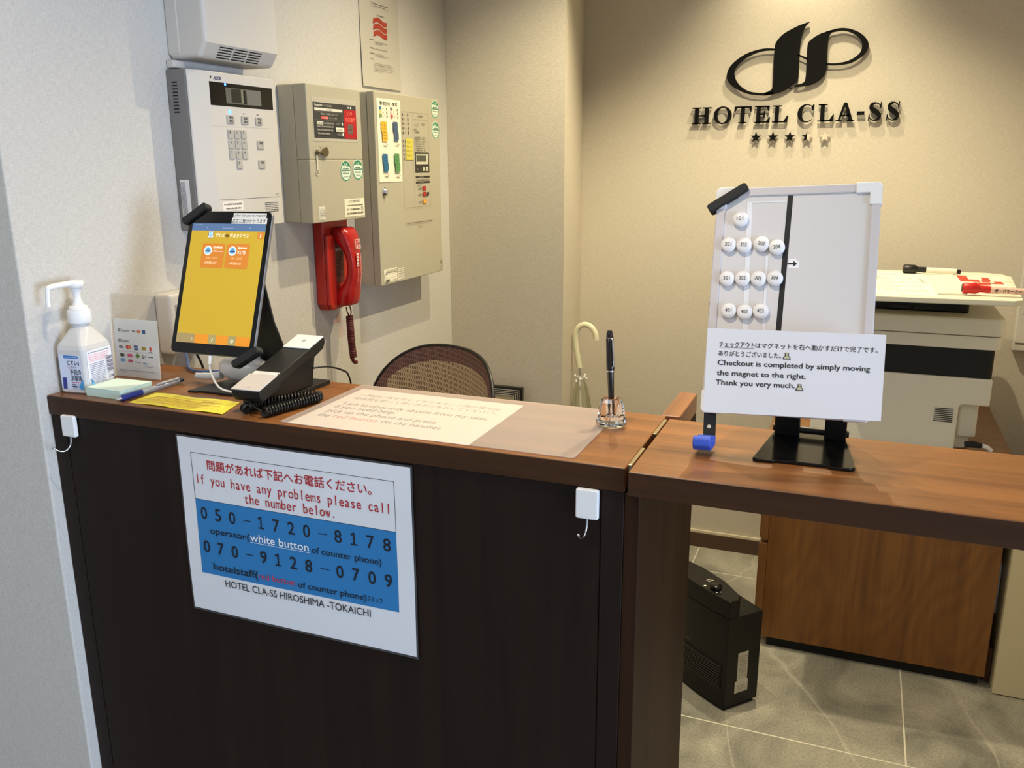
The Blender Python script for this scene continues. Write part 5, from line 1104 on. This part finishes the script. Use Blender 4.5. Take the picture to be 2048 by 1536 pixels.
# --- fan heater
HM = Matrix(((.741, .671, 0, .8055), (-.671, .741, 0, 1.3320), (0, 0, 1, .0005), (0, 0, 0, 1)))
HB = mat('heater_black', (17, 16, 14), 0.42, noise=0.05, nscale=90, spec=0.35)
ht = thing('fan_heater', 'black fan heater standing on the tiles behind the counter', 'heater', M=HM)
def fcurve(u): return -.016 * (1 - (2 * u / .30 - 1) ** 2)
fp_ = [(.30 * k / 12, fcurve(.30 * k / 12)) for k in range(13)]
fz = [(.30 * k / 12, .006 + fcurve(.30 * k / 12)) for k in range(13)]
MB().prism(fp_ + [(.30, .010), (.30, .118), (.0, .118)], LOC, .012, .285).build('body', HB, ht, world=False, bevel=0.003)
MB().prism(fp_ + [(.300, .030), (.285, .048), (.200, .066), (.10, .066), (.015, .048), (.0, .030)], LOC, .2855, .3370).build('top_housing', HB, ht, world=False, bevel=0.003)
MB().prism([(q[0] * .96 + .006, q[1] + .004) for q in fp_] + [(.292, .110), (.008, .110)], LOC, .0, .0118).build('foot', HB, ht, world=False)
gr = MB()
for k in range(9):
    z = .068 + k * .0078
    pts = [(.018 + .264 * j / 12, fcurve(.018 + .264 * j / 12) - .0045) for j in range(13)]; pin = [(a, b + .004) for a, b in pts]
    gr.prism(pts + pin[::-1], LOC, z, z + .0042)
rc = MB(); pts = [(.014 + .272 * j / 12, fcurve(.014 + .272 * j / 12) - .0012) for j in range(13)]; rc.prism(pts + [(a, b + .001) for a, b in pts[::-1]], LOC, .062, .142)
rc.build('grille_recess', DARK, ht, world=False); gr.build('grille', mat('heater_slat', (44, 42, 38), 0.5, noise=0.05), ht, world=False)
MB().lathe([(.0160, 0), (.0160, .010), (.0140, .0125), (.0005, .0128)], 24, Matrix.Translation((.222, .014, .3372))).build('dial', BLKG, ht, world=False)
HFc = lambda u, v, w: (u, fcurve(u) - w, v)
p = Print(); p.text('Panasonic', .085, .1520, .160, .0065, (110, 106, 96)); p.circle(.040, .285, .0075, (206, 204, 196), .0095); p.rect(.020, .048, .110, .060, (74, 70, 62)); p.build('front_mark', ht, HFc, world=False, off=.0004)
HT = lambda u, v, w: (u, v, .3371 + w)
p = Print(); p.rect(.178, .022, .182, .040, (190, 184, 168)); p.rect(.170, .022, .173, .040, (190, 184, 168)); p.circle(.196, -.002, .004, (230, 228, 214)); p.circle(.245, .014, .002, (220, 216, 200)); p.circle(.242, .002, .002, (220, 216, 200)); p.build('top_mark', ht, HT, world=False, off=.0003)
HS = lambda u, v, w: (.3002 + w, u, v)
p = Print(); p.rect(.040, .085, .076, .172, (196, 190, 174)); p.rect(.034, .048, .080, .085, (206, 200, 184))
for k in range(9): p.dashes(.044, .092 + k * .0085, .072, .0035, (150, 144, 130))
p.frame(.044, .062, .060, .070, .0008, (140, 134, 120)); [p.dashes(.038, .052 + k * .009, .076, .003, (150, 144, 130)) for k in range(3)]
p.build('rating_label', ht, HS, world=False, off=.0004)

# --- mesh office chair
chair = thing('office_chair', 'brown mesh office chair behind the counter', 'chair', (.36, .55, 0))
P0 = Vector((.152, .800)); AL = .475; T0, T1 = math.radians(24), math.radians(-66)
def arc(s):                     # s in 0..1 along the curved back
    R = AL / (T0 - T1); th = T0 + (T1 - T0) * s
    return Vector((P0.x + R * (math.sin(T0) - math.sin(th)), P0.y + R * (math.cos(th) - math.cos(T0)))), th
def ztop(s):
    q = abs(2 * s - 1); return .885 + .165 * max(0.0, (1 - q ** 2.7)) ** .55
def back(s, t, off=0.0):
    z = .56 + (ztop(s) - .56) * t; p, th = arc(s)
    lean = (z - .56) * .12
    nx, ny = math.sin(th), -math.cos(th)
    return Vector((p.x + nx * off, p.y + ny * off + lean - .055, z))
NU, NV = 64, 40
mb = MB(); mb.grid(NU, NV, lambda s, t: back(s, t))
for j in range(NV):
    for i in range(NU):
        s = (i + .5) / NU; t = (j + .5) / NV; z = back(s, t).z
        edge = s < .10 or s > .84 or z > ztop(min(max(s, .10), .84)) - .036
        lum = (.62 < s < .80) and (.905 < z < .925)
        mb.m[j * NU + i] = 1 if (edge or lum) else 0
CM0 = chair_mesh('chair_mesh_inner', (112, 80, 62), (206, 182, 144), 100, 0.24)
CM1 = chair_mesh('chair_mesh_border', (88, 55, 50), (140, 104, 94), 100, 0.16)
bk = mb.build('backrest', [CM0, CM1], chair)
uvl = bk.data.uv_layers.new(name='uv')
for pl in bk.data.polygons:
    for li, vi in zip(pl.loop_indices, pl.vertices):
        i, j = vi % (NU + 1), vi // (NU + 1); z = .56 + (ztop(i / NU) - .56) * j / NV
        uvl.data[li].uv = (i / NU, (z - .56) / .475)
rim = [back(0, t, -.004) for t in (0, .3, .6, .85)] + [back(s / 40, 1.0, -.004) for s in range(0, 41)] + [back(1, t, -.004) for t in (.85, .6, .3, 0)]
MB().tube(rim, .0048, 8).build('back_frame', mat('chair_frame', (30, 26, 24), 0.4, noise=0.05), chair)
FRC = MATS['chair_frame']
MB().box(.17, .55, .36, .70, .44, .50).build('seat', CM1, chair, bevel=0.03, seg=4)
MB().tube([(.34, .80, .60), (.34, .83, .48), (.36, .70, .42), (.36, .54, .41)], .018, 12).build('spine', FRC, chair)
MB().tube([(.36, .54, .44), (.36, .54, .10)], [.028, .025], 16).build('column', FRC, chair)
for k in range(5):
    a_ = 2 * PI * k / 5 + .3; e = Vector((.36 + .27 * math.cos(a_), .54 + .27 * math.sin(a_), .075))
    lg = MB().tube([(.36, .54, .11), e], [.022, .014], 10).build('leg', FRC, chair)
    MB().lathe([(.024, -.012), (.026, 0), (.024, .012)], 16, Matrix.Translation((e.x, e.y, .0265)) @ Matrix.Rotation(PI / 2, 4, 'X')).build('caster', FRC, lg)
# --- framed picture leaning on the wall
fr = thing('picture_frame', 'black ridged picture frame leaning on the back wall beside the chair', 'picture frame', (.15, 1.54, 0))
FP = lambda u, v, w: (u, 1.515 + v * .055 - w, v)
MB().ringprism([(.02, .002), (.268, .002), (.268, .757), (.02, .757)], [(.048, .030), (.240, .030), (.240, .729), (.048, .729)], FP, -.010, .010).build('frame', BLKG, fr, bevel=0.002)
sl = MB()
for k in range(4):
    q = .0290 - k * .0062; q2 = q - .0030
    sl.ringprism([(.02 + q2, .002 + q2), (.268 - q2, .002 + q2), (.268 - q2, .757 - q2), (.02 + q2, .757 - q2)], [(.02 + q, .002 + q), (.268 - q, .002 + q), (.268 - q, .757 - q), (.02 + q, .757 - q)], FP, .0085, .0108)
sl.build('ridge_glints', STEEL, fr)  # glints along the moulding ridges, put in as bright steel strips
MB().prism([(.040, .022), (.248, .022), (.248, .737), (.040, .737)], FP, -.006, -.003).build('mount', ink((196, 184, 150)), fr)
p = Print(); p.rect(.055, .037, .236, .722, (226, 214, 172)); p.rect(.064, .046, .228, .713, (176, 164, 132)); p.build('picture', fr, FP, off=-.0025, step=.0002)
# --- clear umbrella in the corner
um = thing('clear_umbrella', 'transparent umbrella with white curved handle standing in the wall corner', 'umbrella', (.40, 1.84, 0))
HW = mat('handle_white', (226, 224, 198), 0.4, noise=0.01)
sc_ = lambda x, z: (x, 1.880, z)
MB().tube(spline([sc_(.3630, .762), sc_(.3560, .800), sc_(.3475, .850), sc_(.3480, .888), sc_(.3600, .912), sc_(.3830, .921), sc_(.4060, .912), sc_(.4200, .890), sc_(.4235, .868)], 6), .0102, 14).build('handle', HW, um)
MB().tube([(.3630, 1.880, .7615), (.3665, 1.878, .735)], .0050, 10).build('collar', STEEL, um)
MB().tube([(.3640, 1.879, .735), (.3980, 1.860, .012)], .0045, 10).build('shaft', WPLAS, um)
CANO = thin_clear('umbrella_film', (244, 246, 238), 0.25, 0.12, haze=0.16)
mb = MB(); cv_ = []
for i, (r, z) in enumerate(((.012, .720), (.020, .690), (.030, .62), (.036, .50), (.034, .35), (.022, .16), (.008, .06))):
    for k in range(24):
        a_ = 2 * PI * k / 24; f = 1 + .22 * math.sin(a_ * 8); c_ = Vector((.3640, 1.879)).lerp(Vector((.3980, 1.860)), (.735 - z) / .723)
        cv_.append((c_.x + .006 + r * f * math.cos(a_), c_.y - .006 + r * f * math.sin(a_), z))
mb.add(cv_, [[i * 24 + k, i * 24 + (k + 1) % 24, (i + 1) * 24 + (k + 1) % 24, (i + 1) * 24 + k] for i in range(6) for k in range(24)], 0, True)
mb.build('canopy', CANO, um)
for k in range(8):
    a_ = 2 * PI * k / 8 + .2
    MB().lathe([(.0005, -.006), (.0040, -.004), (.0045, .002), (.0005, .006)], 10, Matrix.Translation((.3700 + .020 * math.cos(a_), 1.873 + .020 * math.sin(a_), .725 + .010 * math.sin(k * 2.1)))).build('rib_tip', WPLAS, um)
MB().lathe([(.0005, 0), (.004, .004), (.0045, .03)], 10, Matrix.Translation((.3982, 1.8598, .0006))).build('ferrule', WPLAS, um)
